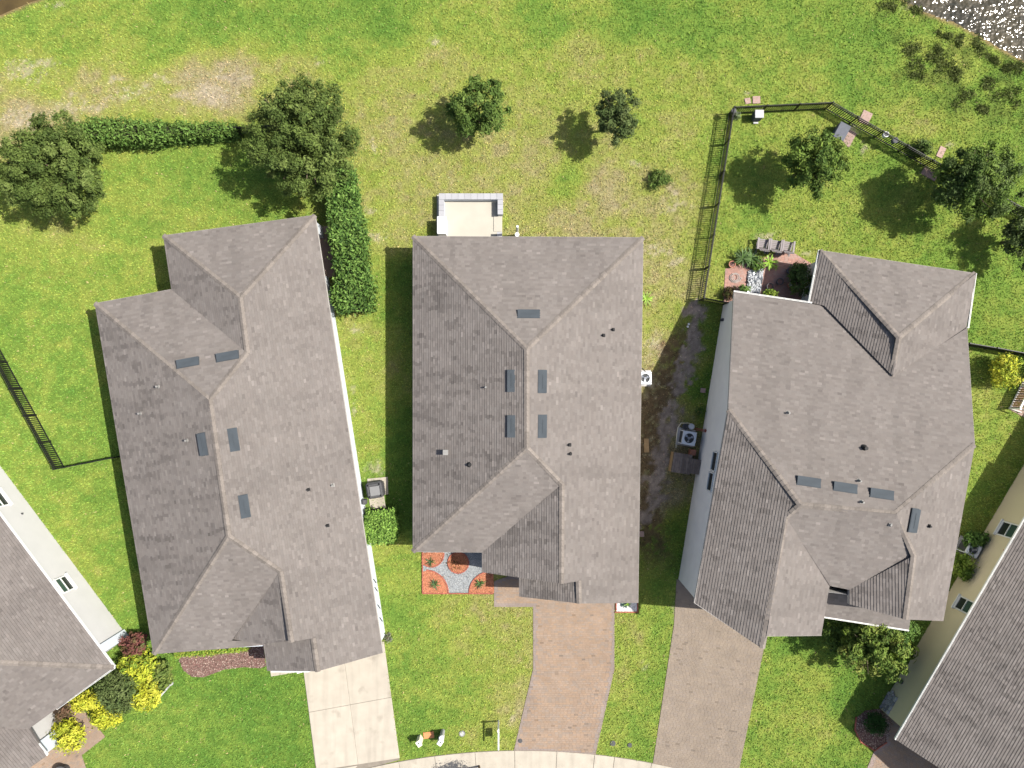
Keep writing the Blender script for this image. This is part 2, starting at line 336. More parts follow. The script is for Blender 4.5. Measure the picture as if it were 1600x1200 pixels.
def zground(px, py):
    sh = pond_d(px, py)
    return -0.012 * np.clip(sh + 14, 0, 14) - 0.02 * np.clip(sh, 0, 60)

# ------------------------------------------------------------------ ground sheet, lawn, water
def axis(lo, hi, step, far):
    mid = np.arange(lo, hi + step, step); out = [hi + step]
    g = step
    while out[-1] < far: g *= 1.5; out.append(out[-1] + g)
    out = np.array(out[1:]); return np.concatenate([(lo + hi) - out[::-1], mid, out])
gx = axis(-33.0, 33.0, 0.17, 500); gy = axis(-25.0, 25.0, 0.17, 500)
XX, YY = np.meshgrid(gx, gy); pxg = XX / S + 800; pyg = 600 - YY / S
pcx, pcy = pxg, pyg
gc, gb, _ = paint(pcx.ravel(), pcy.ravel())
zz = zground(pcx, pcy)
V = np.stack([XX, YY, zz], -1).reshape(-1, 3); nx, ny = len(gx), len(gy)
ii = (np.arange(ny - 1)[:, None] * nx + np.arange(nx - 1)[None, :]).ravel()
F = np.stack([ii, ii + 1, ii + nx + 1, ii + nx], -1)
tag(mesh_np('ground', V, F, gc * 0.80, M['soil'], smooth=True), kind='structure')

rng = np.random.default_rng(4)
EXCL = [DRIVE_A, DRIVE_C, DRIVE_D, WALK_B, DRIVE_E, BED_C, BED_W, BED_A, BED_E, PATIO_C, PATIO_D, FOOT_C, FOOT_A, FOOT_D, FOOT_E, FOOT_B]
def sidewalk_y(x, r=1058.0, cx=815.0, cy=2230.0): return cy - np.sqrt(np.maximum(r * r - (x - cx) ** 2, 1))
N = 620000
bx = rng.uniform(-40, 1640, N); by = rng.uniform(-40, 1240, N)
keep = np.ones(N, bool)
for p in EXCL: keep &= ~inside(p, bx, by)
keep &= by < sidewalk_y(bx) - 1.0
keep &= pond_d(bx, by) < 0
bx, by = bx[keep], by[keep]
bc, bb, bd = paint(bx, by)
keep = rng.random(len(bx)) > bb * 0.88
bx, by, bc, bd = bx[keep], by[keep], bc[keep], bd[keep]; n = len(bx)
clump = fbm(bx * .16, by * .16, 77, 3)
ang = rng.uniform(0, 2 * np.pi, n); ln = rng.uniform(.06, .17, n) * (0.65 + .8 * clump); wd = rng.uniform(.018, .040, n)
lean = rng.uniform(.25, 1.1, n)
X0, Y0 = (bx - 800) * S, (600 - by) * S; Z0 = zground(bx, by)
dx, dy = np.cos(ang), np.sin(ang)
tip = np.stack([X0 + dx * ln * np.sin(lean), Y0 + dy * ln * np.sin(lean), Z0 + ln * np.cos(lean) * .8 + .01], -1)
a = np.stack([X0 - dy * wd, Y0 + dx * wd, Z0 - .005], -1); b = np.stack([X0 + dy * wd, Y0 - dx * wd, Z0 - .005], -1)
V = np.stack([a, b, tip], 1).reshape(-1, 3); F = np.arange(3 * n).reshape(-1, 3)
br = rng.uniform(.84, 1.42, n)[:, None]; hue = rng.normal(0, .12, n)
cc = bc * br * 1.18; cc[:, 0] *= 1 + hue; cc[:, 1] *= 1 + hue * .3
straw = rng.random(n) < (0.012 + .16 * np.clip(bd - .45, 0, 1)); cc[straw] = np.array((.34, .27, .13)) * br[straw] * .9
cc = np.clip(cc, .004, .6); C3 = np.repeat(cc, 3, axis=0)
tag(mesh_np('lawn_grass', V, F, C3, M['grass']), 'short mown lawn grass around the houses, green to dry yellow', 'grass', kind='stuff')

def water(name, x0, x1, y0, y1, z, step, fn, seed, colr, amp=0.03):
    gx = np.arange(x0, x1, step); gy = np.arange(y0, y1, step); X, Y = np.meshgrid(gx, gy)
    h = amp * 2 * (fbm(X * 2.0 + Y * .9, Y * 3.2 - X * .5, seed, 3) - .5) + amp * .85 * (fbm(X * 8.5, Y * 11.0, seed + 3, 2) - .5)
    V = np.stack([X, Y, z + h], -1).reshape(-1, 3); nx, ny = len(gx), len(gy)
    ii = (np.arange(ny - 1)[:, None] * nx + np.arange(nx - 1)[None, :]).ravel(); F = np.stack([ii, ii + 1, ii + nx + 1, ii + nx], -1)
    m, nt, b = mat_base('murky_' + name, 0.12, 0.5)
    tc = nt.nodes.new('ShaderNodeTexCoord'); nn = nt.nodes.new('ShaderNodeTexNoise'); nn.inputs['Scale'].default_value = 0.5; nn.inputs['Detail'].default_value = 6
    nt.links.new(tc.outputs['Object'], nn.inputs['Vector']); cr = nt.nodes.new('ShaderNodeValToRGB'); cr.color_ramp.elements[0].color = (*colr[0], 1); cr.color_ramp.elements[1].color = (*colr[1], 1)
    cr.color_ramp.elements[0].position = .35; cr.color_ramp.elements[1].position = .65
    nt.links.new(nn.outputs[0], cr.inputs[0]); nt.links.new(cr.outputs[0], b.inputs['Base Color'])
    return tag(mesh_np(name, V, F, None, m, smooth=True), kind='structure')
water('pond_water', 20.0, 44.0, 18.0, 40.0, -0.20, 0.05, shore, 5, ((.024, .022, .013), (.055, .046, .024)), 0.085)
water('creek_water', -46.0, -29.0, 22.6, 40.0, -0.19, 0.10, shore2, 9, ((.045, .03, .010), (.085, .06, .02)), 0.006)

# ------------------------------------------------------------------ paving
def clip_poly(poly, clipper):
    """Sutherland-Hodgman, clipper counter-clockwise convex"""
    out = poly
    for i in range(len(clipper)):
        a = clipper[i]; b = clipper[(i + 1) % len(clipper)]; inp = out; out = []
        if not inp: break
        ex, ey = b[0] - a[0], b[1] - a[1]
        f = [ex * (p[1] - a[1]) - ey * (p[0] - a[0]) for p in inp]
        for k in range(len(inp)):
            p, q = inp[k], inp[(k + 1) % len(inp)]; fp, fq = f[k], f[(k + 1) % len(inp)]
            if fp >= 0: out.append(p)
            if (fp >= 0) != (fq >= 0):
                t = fp / (fp - fq); out.append((p[0] + t * (q[0] - p[0]), p[1] + t * (q[1] - p[1])))
    return out
def area2(p): return 0.5 * sum(p[i][0] * p[(i + 1) % len(p)][1] - p[(i + 1) % len(p)][0] * p[i][1] for i in range(len(p)))
def tiles(poly, u, ew, wmin, wmax, R, gap=0.0, bond=None):
    """cells of a running bond laid over a 2D polygon. yields (clipped poly in (u,v) coords, v0, v1)"""
    v = (-u[1], u[0]); T = [(p[0] * u[0] + p[1] * u[1], p[0] * v[0] + p[1] * v[1]) for p in poly]
    if area2(T) < 0: T = T[::-1]
    tris = geometry.tessellate_polygon([[Vector((p[0], p[1], 0)) for p in T]])
    tr = []
    for t in tris:
        q = [T[i] for i in t]
        if area2(q) < 0: q = q[::-1]
        if abs(area2(q)) > 1e-6: tr.append(q)
    us = [p[0] for p in T]; vv = [p[1] for p in T]; v0 = min(vv); row = 0; res = []
    while v0 < max(vv):
        v1 = v0 + ew; x = min(us) - R.random() * wmax if bond is None else min(us) - (row % 2) * bond
        # span of this row to limit work
        xs = []
        for k in range(len(T)):
            p, q = T[k], T[(k + 1) % len(T)]
            if max(p[1], q[1]) >= v0 and min(p[1], q[1]) <= v1: xs += [p[0], q[0]]
        hi = max(xs) if xs else x
        while x < hi:
            w = R.uniform(wmin, wmax); c = [(x + gap, v0 + gap), (x + w - gap, v0 + gap), (x + w - gap, v1 - gap), (x + gap, v1 - gap)]
            ins = inside(T, np.array([p[0] for p in c]), np.array([p[1] for p in c]))
            if ins.all(): res.append((c, v0, v1))
            else:
                for t in tr:
                    q = clip_poly(c, t)
                    if len(q) >= 3 and abs(area2(q)) > 2e-4: res.append((q, v0, v1))
            x += w
        v0 = v1; row += 1
    return res, v
def paving(name, polypx, ang, ew, w, pal, parent=None, edge=None, seed=1, z=0.035, gap=0.0055, zjit=0.0015, label=None, kind='structure', soldier=0.22):
    R = random.Random(seed); poly = [G(*p) for p in polypx]
    base = obj(name, prism(bmesh.new(), poly, -0.08, z - 0.008), M['sand'], parent)
    if kind: tag(base, kind=kind)
    u = (math.cos(ang), math.sin(ang)); cells, v = tiles(poly, u, ew, w * .9, w * 1.1, R, gap, None)
    Vv, Ff, Cc = [], [], []
    P = [Vector((p[0], p[1])) for p in poly]
    def edist(c): 
        c = Vector(c); best = 9
        for i in range(len(P)):
            a, b = P[i], P[(i + 1) % len(P)]; t = max(0, min(1, (c - a).dot(b - a) / max((b - a).length_squared, 1e-9))); best = min(best, (c - a - t * (b - a)).length)
        return best
    for q, v0, v1 in cells:
        c = [(p[0] * u[0] + p[1] * v[0], p[0] * u[1] + p[1] * v[1]) for p in q]
        m = (sum(p[0] for p in c) / len(c), sum(p[1] for p in c) / len(c))
        col = pal[R.randrange(len(pal))]
        if edge and edist(m) < soldier: col = edge
        k = R.uniform(.95, 1.05) * (.74 if R.random() < .012 else 1) * (.90 + .2 * float(fbm(np.array([m[0] * .9]), np.array([m[1] * .35]), 19, 3)[0])); zt = z + R.uniform(-zjit, zjit); n0 = len(Vv)
        Vv += [(p[0], p[1], zt) for p in c] + [(p[0], p[1], z - .03) for p in c]; Cc += [tuple(x * k for x in col)] * (2 * len(c)); L = len(c)
        Ff.append(list(range(n0, n0 + L)))
        for i in range(L): Ff.append([n0 + L + i, n0 + L + (i + 1) % L, n0 + (i + 1) % L, n0 + i])
    o = mesh_np('brick_pavers', np.array(Vv), Ff, np.array(Cc), M['paver'], base); o['kind'] = 'stuff'
    return base
PK = [(.200, .145, .106), (.208, .148, .104), (.194, .145, .108), (.198, .150, .115), (.182, .144, .115)]
PG = [(.164, .135, .107), (.160, .133, .106), (.168, .138, .108), (.158, .132, .108)]
paving('paved_driveway', DRIVE_C, 0.0, 0.115, 0.225, PK, edge=(.174, .143, .126), seed=2)
paving('paved_driveway', DRIVE_D, rad(-10), 0.115, 0.225, PG, seed=3)
paving('garden_path', WALK_B, rad(35), 0.115, 0.225, PK, seed=4)
paving('paved_driveway', DRIVE_E, rad(-30), 0.115, 0.225, PK, edge=(.19, .15, .135), seed=5)
paving('garden_patio', PATIO_D, rad(-9), 0.115, 0.225, [(.27, .155, .125), (.24, .14, .115), (.25, .165, .14)], seed=6)

# concrete driveway of separate slabs, and the curved pavement at the bottom of the frame
def slab(name, pts, z0, z1, parent, m):
    bm = prism(bmesh.new(), pts, z0, z1); bmesh.ops.bevel(bm, geom=[e for e in bm.edges if all(abs(vv.co.z - z1) < 1e-5 for vv in e.verts)], offset=0.012, segments=1, affect='EDGES')
    return obj(name, bm, m, parent)
def inset_quad(q, d=0.007):
    c = Vector((sum(p[0] for p in q) / 4, sum(p[1] for p in q) / 4)); out = []
    for p in q:
        v = Vector(p) - c; out.append(tuple(c + v * (1 - d / max(v.length, .1) * 1.2)))
    return out
da = obj('concrete_driveway', prism(bmesh.new(), [G(*p) for p in DRIVE_A], -0.1, 0.012), M['joint']); tag(da, kind='structure')
L0, R0 = DRIVE_A[0], DRIVE_A[1]; L1, R1 = (497, 1222), (625, 1187)
def lerp2(a, b, t): return (a[0] + (b[0] - a[0]) * t, a[1] + (b[1] - a[1]) * t)
rowsL = [0, .43, .905, 1.0]; rowsR = [0, .47, .985, 1.0]
for i in range(2):
    for j in range(2):
        q = []
        for (ri, cj) in ((i, j), (i, j + 1), (i + 1, j + 1), (i + 1, j)):
            l = lerp2(L0, (497, 1222), rowsL[ri]); r = lerp2(R0, R1, rowsR[ri]); q.append(G(*lerp2(l, r, cj / 2)))
        slab('slab', inset_quad(q), 0.0, 0.05, da, M['concrete'])
q = [G(*lerp2(L0, L1, .915)), G(*lerp2(lerp2(L0, L1, .915), lerp2(R0, R1, .99), .5)), G(555, 1200), G(497, 1222)]
slab('slab', inset_quad(q), 0.0, 0.05, da, M['concrete'])

def arc_pts(r, a0, a1, n, cx=815, cy=2230): return [G(cx + r * math.sin(a0 + (a1 - a0) * i / n), cy - r * math.cos(a0 + (a1 - a0) * i / n)) for i in range(n + 1)]
A0, A1 = -0.62, 0.62
def band(r0, r1, a0, a1, n): return arc_pts(r0, a0, a1, n) + arc_pts(r1, a0, a1, n)[::-1]
sw = obj('pavement', prism(bmesh.new(), band(1058, 1018, A0, A1, 60), -0.1, 0.022), M['joint']); tag(sw, kind='structure')
joints = [-A1 * 1.0] + [math.asin(max(-.6, min(.6, (x - 815) / 1058))) for x in (260, 320, 382, 443, 503, 562, 623, 679, 742, 804, 870, 929, 960, 1018, 1080, 1142, 1205, 1270, 1335)]
for a, b in zip(joints[:-1], joints[1:]):
    g = 0.00022; slab('slab', band(1057.6, 1018.4, a + g, b - g, 3), 0.0, 0.06, sw, M['concrete'])
tag(obj('kerb', prism(bmesh.new(), band(985, 979, A0, A1, 60), -0.1, 0.05), M['concrete_grey']), kind='structure')
tag(obj('road', prism(bmesh.new(), arc_pts(978.9, A0, A1, 60) + [G(1500, 1900), G(100, 1900)], -0.12, -0.06 + 0.08), M['asphalt']), kind='structure')
# apron strip beside the left garage
tag(obj('concrete_apron', prism(bmesh.new(), [G(421, 1040), G(466, 1028), G(463, 1050), G(424, 1056.5)], -0.05, 0.05), M['concrete']), kind='structure')

# ------------------------------------------------------------------ roofs
PITCH = 4.6 / 12
class Plane:
    def __init__(s, p0, p1, z, inner, pitch=PITCH, z1=None):
        a = PX(*p0, z); b = PX(*p1, z); c = PX(*inner, z); d = (b - a); d.z = 0; d.normalize()
        up = Vector((-d.y, d.x, 0))
        if (c - a).dot(up) < 0: up = -up
        s.up, s.a, s.z, s.p = up, a, z, pitch
    def at(s, px, py):
        A = (px - 800) * S * s.up.x + (600 - py) * S * s.up.y; c = s.a.x * s.up.x + s.a.y * s.up.y
        z = (s.z + s.p * (A - c)) / (1 + s.p * A / H); return PX(px, py, z)
    def zxy(s, x, y): return s.z + s.p * ((x - s.a.x) * s.up.x + (y - s.a.y) * s.up.y)
SHG = [(.125, .1115, .1020), (.120, .1065, .0975), (.130, .116, .107), (.122, .108, .099), (.127, .114, .105), (.116, .103, .095)]
class RoofB:
    def __init__(s, house, seed, tone=1.0, expo=0.148):
        s.h = house; s.R = random.Random(seed); s.bm = bmesh.new(); s.V, s.F, s.C = [], [], []; s.tone = tone; s.caps = []; s.expo = expo
    def face(s, pts, plane):
        pts = [Vector(p) for p in pts]; R = s.R
        A = np.array([(p.x, p.y, 1) for p in pts]); zc = np.array([p.z for p in pts]); co, *_ = np.linalg.lstsq(A, zc, rcond=None)
        zf = lambda x, y: co[0] * x + co[1] * y + co[2]
        up = plane.up; u = (up.y, -up.x)                       # v direction = up
        # deck
        P2 = [(p.x, p.y) for p in pts]
        if area2(P2) < 0: P2 = P2[::-1]
        t = [s.bm.verts.new((x, y, zf(x, y) - 0.012)) for x, y in P2]; b = [s.bm.verts.new((x, y, zf(x, y) - 0.15)) for x, y in P2]; n = len(t)
        s.bm.faces.new(t); s.bm.faces.new(b[::-1])
        for i in range(n): s.bm.faces.new((b[i], b[(i + 1) % n], t[(i + 1) % n], t[i]))
        ew = s.expo * math.cos(math.atan(plane.p))
        cells, v = tiles(P2, u, ew, 0.17, 0.33, R)
        for q, v0, v1 in cells:
            col = SHG[R.randrange(len(SHG))]; k = s.tone * R.uniform(.93, 1.07); rr_ = R.random(); k *= 1.18 if rr_ < .03 else (.84 if rr_ < .045 else 1)
            qx, qy = q[0]; st_ = float(vnoise(np.array([qx * 1.5]), np.array([qy * .22]), 7)[0]) * .6 + float(vnoise(np.array([qx * 4.1]), np.array([qy * .6]), 8)[0]) * .4; k *= 1.03 - .12 * max(0, min(1, (st_ - .5) / .3))
            if up.x > .6:
                al = float(fbm(np.array([qx * 5.0]), np.array([qy * .9]), 44, 3)[0]); k *= 1 - .24 * max(0, min(1, (al - .56) / .12))
            th = R.uniform(.018, .028); n0 = len(s.V); L = len(q); low = []
            for i, p in enumerate(q):
                x = p[0] * u[0] + p[1] * v[0]; y = p[0] * u[1] + p[1] * v[1]; tt = (p[1] - v0) / (v1 - v0)
                s.V.append((x, y, zf(x, y) + th * (1 - tt) + .002))
                if tt < 1e-3: low.append((i, x, y))
            cl = tuple(c * k for c in col); s.C += [cl] * L; s.F.append(list(range(n0, n0 + L)))
            if len(low) == 2:
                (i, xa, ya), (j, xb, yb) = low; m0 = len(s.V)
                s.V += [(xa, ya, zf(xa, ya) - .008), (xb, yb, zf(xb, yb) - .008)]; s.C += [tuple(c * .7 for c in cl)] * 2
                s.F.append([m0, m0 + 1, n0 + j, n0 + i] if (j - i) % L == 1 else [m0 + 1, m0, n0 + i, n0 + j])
    def cap(s, *pts):
        for a, b in zip(pts[:-1], pts[1:]): s.caps.append((Vector(a), Vector(b)))
    def build(s):
        s.roof = obj('roof', s.bm, M['deck'], s.h)
        o = mesh_np('shingles', np.array(s.V), s.F, np.array(s.C), M['shingle'], s.roof); o['kind'] = 'stuff'
        me = None; cnt = 0
        for a, b in s.caps:
            d = b - a; L = d.length; n = max(1, int(L / 0.30)); 
            if a.z > b.z: a, b = b, a; d = -d
            q = d.to_track_quat('X', 'Z').to_matrix()
            for i in range(n):
                if me is None:
                    bm = bmesh.new(); w, dr, l, t = .155, .058, .33, .016
                    for sy in (-1, 1):
                        v = [bm.verts.new(p) for p in ((0, 0, t + .02), (l, 0, .012), (l, sy * w, .012 - dr), (0, sy * w, t + .02 - dr))]
                        bm.faces.new(v if sy < 0 else v[::-1]) if False else bm.faces.new(v if sy > 0 else v[::-1])
                        e = [bm.verts.new(p) for p in ((0, 0, -.02), (0, sy * w, -.02 - dr))]
                        bm.faces.new((v[0], v[3], e[1], e[0]) if sy > 0 else (v[3], v[0], e[0], e[1]))
                        e2 = bm.verts.new((l, sy * w, -.03 - dr)); bm.faces.new((v[3], v[2], e2, e[1]) if sy > 0 else (v[2], v[3], e[1], e2))
                    c = obj('ridge_cap', bm, M['cap'], s.roof); me = c.data
                else: c = obj('ridge_cap', me, None, s.roof)
                p = a + d * (i / n); c.matrix_local = Matrix.Translation(p + Vector((0, 0, .02))) @ q.to_4x4() @ Matrix.Diagonal((L / n / .30, 1, 1, 1)); cnt += 1
        return s.roof
def frame_on(plane, px, py, flip=False):
    p = plane.at(px, py); up = plane.up; v = Vector((up.x, up.y, plane.p)).normalized(); u = Vector((up.y, -up.x, 0)); n = u.cross(v)
    if n.z < 0: u = -u; n = u.cross(v)
    m = Matrix((u, v, n)).transposed().to_4x4(); m.translation = p; return m
VENT = {}
def roof_vent(roof, plane, px, py, L=1.36, W=0.56):
    """low slant-back vent: sheet-metal hood, upslope edge on the shingles, open towards the eave"""
    if 'me' not in VENT:
        bm = bmesh.new(); x, y, h = .62, .22, .15
        def quad(*c): bm.faces.new([bm.verts.new(p) for p in c])
        quad((-x, -y, h), (x, -y, h), (x, y, .03), (-x, y, .03)); quad((-x, -y, h - .015), (-x, y, .015), (x, y, .015), (x, -y, h - .015))
        quad((-x, -y, h), (-x, y, .03), (-x, y, 0), (-x, -y, 0)); quad((x, -y, 0), (x, y, 0), (x, y, .03), (x, -y, h)); quad((-x, y, .03), (x, y, .03), (x, y, 0), (-x, y, 0))
        quad((-x, -y, h), (-x, -y, h - .045), (x, -y, h - .045), (x, -y, h)); bmesh.ops.remove_doubles(bm, verts=bm.verts[:], dist=1e-4)
        bbox(bm, (0, .0, h * .62 + .004), (.8, .03, .012), Matrix.Rotation(-.21, 3, 'X')); bbox(bm, (0, .0, .012), (1.30, .52, .012))
        VENT['me'] = obj('roof_vent', bm, M['vent'], roof); o = VENT['me']
        VENT['in'] = obj('vent_opening', box((0, -.19, .055), (1.2, .01, .09)), M['vent_dark'], o)
        me = o.data; VENT['me'] = me; VENT['in'] = VENT['in'].data
    else:
        o = obj('roof_vent', VENT['me'], None, roof); 
    o.matrix_local = frame_on(plane, px, py) @ Matrix.Translation((0, 0, .02)); return o
def pipe(roof, plane, px, py, r=.05, h=.28, dark=False, square=False):
    p = plane.at(px, py); bm = bmesh.new()
    if square: bbox(bm, p + Vector((0, 0, .16)), (.26, .26, .36)); bbox(bm, p + Vector((0, 0, .36)), (.30, .30, .04))
    else:
        cyl(bm, p + Vector((0, 0, h / 2)), r, h, 10); cyl(bm, p + Vector((0, 0, .05)), r * 2.0, .1, 10, r2=r * 1.1)
        bbox(bm, p + Vector((0, 0, .0)), (.20, .20, .04), Matrix.Rotation(math.atan2(plane.up.y, plane.up.x), 3, 'Z') @ Matrix.Rotation(-math.atan(plane.p), 3, 'Y'))
    return obj('vent_pipe', bm, M['pipe_dark'] if dark else M['pipe'], roof)
def fascia(house, pts, m, w=.03, h=.16, drop=.09, name='fascia'):
    bm = bmesh.new()
    for a, b in zip(pts[:-1], pts[1:]): bar(bm, Vector(a) + Vector((0, 0, -drop)), Vector(b) + Vector((0, 0, -drop)), w, h)
    return obj(name, bm, m, house)
def gutter(house, a, b, m, out):
    """open box gutter hung outside the roof edge"""
    a, b = Vector(a), Vector(b); o = Vector((out[0], out[1], 0)).normalized(); bm = bmesh.new(); z = Vector((0, 0, -.05))
    bar(bm, a + o * .015 + z, b + o * .015 + z, .02, .12); bar(bm, a + o * .075 + z, b + o * .075 + z, .02, .12); bar(bm, a + o * .045 + z * 2, b + o * .045 + z * 2, .06, .02)
    n = max(2, int((b - a).length / 1.2))
    for i in range(n + 1): bar(bm, a.lerp(b, i / n) + o * .0, a.lerp(b, i / n) + o * .08, .03, .015)
    return obj('gutter', bm, m, house)
def walls(house, pts, zt, m, name='wall'):
    zs = [p[2] if len(p) > 2 else zt for p in pts]; poly = [G(p[0], p[1]) for p in pts]
    return obj(name, prism(bmesh.new(), poly, -0.1, zs, top=len(set(zs)) == 1), m, house)
def vpanel(house, name, pts3, m, th=.12, inward=(0, 1)):
    """upright panel (gable end) from 3D points, given thickness"""
    bm = bmesh.new(); d = Vector((inward[0], inward[1], 0)).normalized() * th
    f = [bm.verts.new(p) for p in pts3]; k = [bm.verts.new(Vector(p) + d) for p in pts3]; n = len(f)
    bm.faces.new(f); bm.faces.new(k[::-1])
    for i in range(n): bm.faces.new((f[i], k[i], k[(i + 1) % n], f[(i + 1) % n]))
    bmesh.ops.recalc_face_normals(bm, faces=bm.faces[:]); return obj(name, bm, m, house)
class Wall:
    """upright wall plane through two ground pixels, to place windows by sight"""
    def __init__(s, g0, g1):
        a = Vector((*G(*g0), 0)); b = Vector((*G(*g1), 0)); s.t = (b - a).normalized(); s.n = Vector((s.t.y, -s.t.x, 0)); s.a = a
        if s.n.dot(-a) < 0: s.n = -s.n
    def at(s, px, py):
        # ray from the camera through the pixel meets the wall
        d = Vector(((px - 800) * S, (600 - py) * S, -H)); o = Vector((0, 0, H)); k = (s.a - o).dot(s.n) / d.dot(s.n); return o + d * k
def window(house, wall, corners, panes=2, frame=M['trim'], sill=True, glass=None, axis=0):
    P = [wall.at(*c) for c in corners]; us = [(p - wall.a).dot(wall.t) for p in P]; zs = [p.z for p in P]
    u0, u1, z0, z1 = min(us), max(us), min(zs), max(zs); um = lambda u, z, k: wall.a + wall.t * u + wall.n * k + Vector((0, 0, z))
    bm = bmesh.new(); w = .07
    for (a, b) in (((u0, z0), (u1, z0)), ((u0, z1), (u1, z1)), ((u0, z0), (u0, z1)), ((u1, z0), (u1, z1))): bar(bm, um(*a, .03), um(*b, .03), w, w)
    if panes == 2:
        if axis == 0: bar(bm, um(u0, (z0 + z1) / 2, .03), um(u1, (z0 + z1) / 2, .03), .06, .05)
        else: bar(bm, um((u0 + u1) / 2, z0, .03), um((u0 + u1) / 2, z1, .03), .06, .05)
    f = obj('window', bm, frame, house)
    halves = [(u0, u1, z0, z1)] if panes == 1 else ([(u0, u1, z0, (z0 + z1) / 2), (u0, u1, (z0 + z1) / 2, z1)] if axis == 0 else [(u0, (u0 + u1) / 2, z0, z1), ((u0 + u1) / 2, u1, z0, z1)])
    for i, (a, b, c, d) in enumerate(halves):
        bm = bmesh.new(); bar(bm, um((a + b) / 2, c, .012), um((a + b) / 2, d, .012), .016, b - a) if False else None
        v = [bm.verts.new(um(x, z, .015)) for x, z in ((a, c), (b, c), (b, d), (a, d))] + [bm.verts.new(um(x, z, .004)) for x, z in ((a, c), (b, c), (b, d), (a, d))]
        bm.faces.new(v[:4]); bm.faces.new(v[4:][::-1])
        for k in range(4): bm.faces.new((v[k], v[4 + k], v[4 + (k + 1) % 4], v[(k + 1) % 4]))
        bmesh.ops.recalc_face_normals(bm, faces=bm.faces[:]); obj('pane', bm, glass or (M['glass_dark'] if i == 0 else M['glass']), f)
    if sill: obj('sill', bar(bmesh.new(), um(u0 - .1, z0 - .08, .07), um(u1 + .1, z0 - .08, .07), .16, .08), frame, f)
    return f

# ---- centre house
hc = thing('house', 'wide single storey house in the middle with upright driveway and red mulch beds', 'house', (0, 0, 0))
R_ = Plane((1005, 371), (997, 942), 2.7, (823, 600)); L_ = Plane((645, 369), (645, 862), 2.7, (823, 600)); B_ = Plane((645, 369), (1005, 371), 2.7, (823, 545)); F_ = Plane((645, 862), (752, 865), 2.7, (750, 800))
GL = Plane((753, 863), (753, 894), 2.72, (850, 880)); GG = Plane((811, 903), (811, 932), 2.7, (880, 920))
e = lambda p, x, y: p.at(x, y)
c1, c2, c3, c4 = PX(645, 369, 2.7), PX(1005, 371, 2.7), PX(997, 942, 2.7), PX(645, 862, 2.7)
T1 = R_.at(823, 545); T2 = R_.at(823, 700); Vv_ = R_.at(878, 757); G1 = R_.at(877, 912); Q = R_.at(904, 908); Pk = R_.at(905, 943)
rb = RoofB(hc, 11)
rb.face([c1, c2, T1], B_); rb.face([c1, T1, T2, c4], L_)
vb = PX(753, 863, 2.7)
rb.face([c4, T2, Vv_, vb], F_); rb.face([vb, Vv_, G1, PX(753, 894, 2.7)], GL)
rb.face([c2, c3, Pk, Q, G1, Vv_, T2, T1], R_); gq = GG.at(811, 897); rb.face([PX(811, 897, 2.7), GG.at(902, 897), Pk, PX(811, 932, 2.7)], GG)
rb.cap(c1, T1); rb.cap(c2, T1); rb.cap(T2, T1); rb.cap(c4, T2); rb.cap(Vv_, T2); rb.cap(G1, Vv_); rb.cap(Pk, Q)
roof_c = rb.build()
walls(hc, [(p[0], p[1]) for p in FOOT_C], 2.60, M['wall_cream'])
vpanel(hc, 'gable', [PX(811, 931, 2.6) + Vector((.3, .15, 0)), Pk + Vector((0, .15, -.2)), PX(997, 940, 2.6) + Vector((-.3, .15, 0))], M['wall_cream'])
vpanel(hc, 'gable', [PX(753, 893, 2.55) + Vector((.1, .1, 0)), G1 + Vector((0, .1, -.2)), Q + Vector((0, .1, -.2)), PX(811, 902, 2.55)], M['wall_cream'])
fascia(hc, [c1, c2, c3], M['trim_grey']); fascia(hc, [c1, c4], M['trim_grey']); fascia(hc, [c4, vb, PX(753, 894, 2.7)], M['trim_grey'])
obj('porch_column', box(PX(776, 866, 0) + Vector((0, 0, 1.28)), (.3, .3, 2.56)), M['trim'], hc)
gd = obj('garage_door', box(Vector((*G(898, 908), 1.1)), (4.9, .08, 2.2)), M['trim'], hc)
for px, py, pl in ((826, 491, B_), (800, 595, L_), (800, 666, L_), (847, 596, R_), (847, 666, R_)): roof_vent(roof_c, pl, px, py)
pipe(roof_c, L_, 697, 706, square=True); pipe(roof_c, L_, 759, 605, .05); pipe(roof_c, L_, 734, 726, .09, .2, True)
for px, py in ((943, 524), (958, 515), (890, 695), (891, 709)): pipe(roof_c, R_, px, py, .055, .25, True)

# ---- left house
ha = thing('house', 'left house tilted slightly, stepped back roof, light grey side wall and concrete driveway', 'house')
aR = Plane((492, 336), (598, 1020), 2.7, (350, 700)); aL = Plane((148, 474), (240, 1022), 2.7, (330, 750)); aBW = Plane((255, 368), (492, 336), 2.7, (375, 465)); aWL = Plane((255, 368), (268, 452), 2.7, (372, 465))
aBB = Plane((148, 474), (268, 452), 2.7, (300, 560)); aF = Plane((240, 1022), (411, 1008), 2.7, (370, 900)); aGL = Plane((364, 1001), (350, 912), 2.9, (440, 950)); aGG = Plane((411, 1003), (418, 1048), 2.7, (480, 1030))
a1, a2, a3, a4, a5, a6 = [PX(x, y, 2.7) for x, y in ((255, 368), (492, 336), (598, 1020), (240, 1022), (148, 474), (268, 452))]
W1 = aR.at(375, 465); W2 = aR.at(386, 551); aT1 = aR.at(327, 625); aT2 = aR.at(357, 838); aV = aR.at(438, 893); aG1 = aR.at(455, 1003); aQ = aR.at(489, 997); aP = aR.at(496, 1049)
rb = RoofB(ha, 12)
rb.face([a1, a2, W1], aBW); rb.face([a1, W1, W2, a6], aWL); rb.face([a5, a6, W2, aT1], aBB); rb.face([a5, aT1, aT2, a4], aL)
va = aF.at(362, 1001); rb.face([a4, aT2, aV, va, aF.at(414, 1002), PX(411, 1008, 2.7), PX(354, 1013, 2.7)], aF)
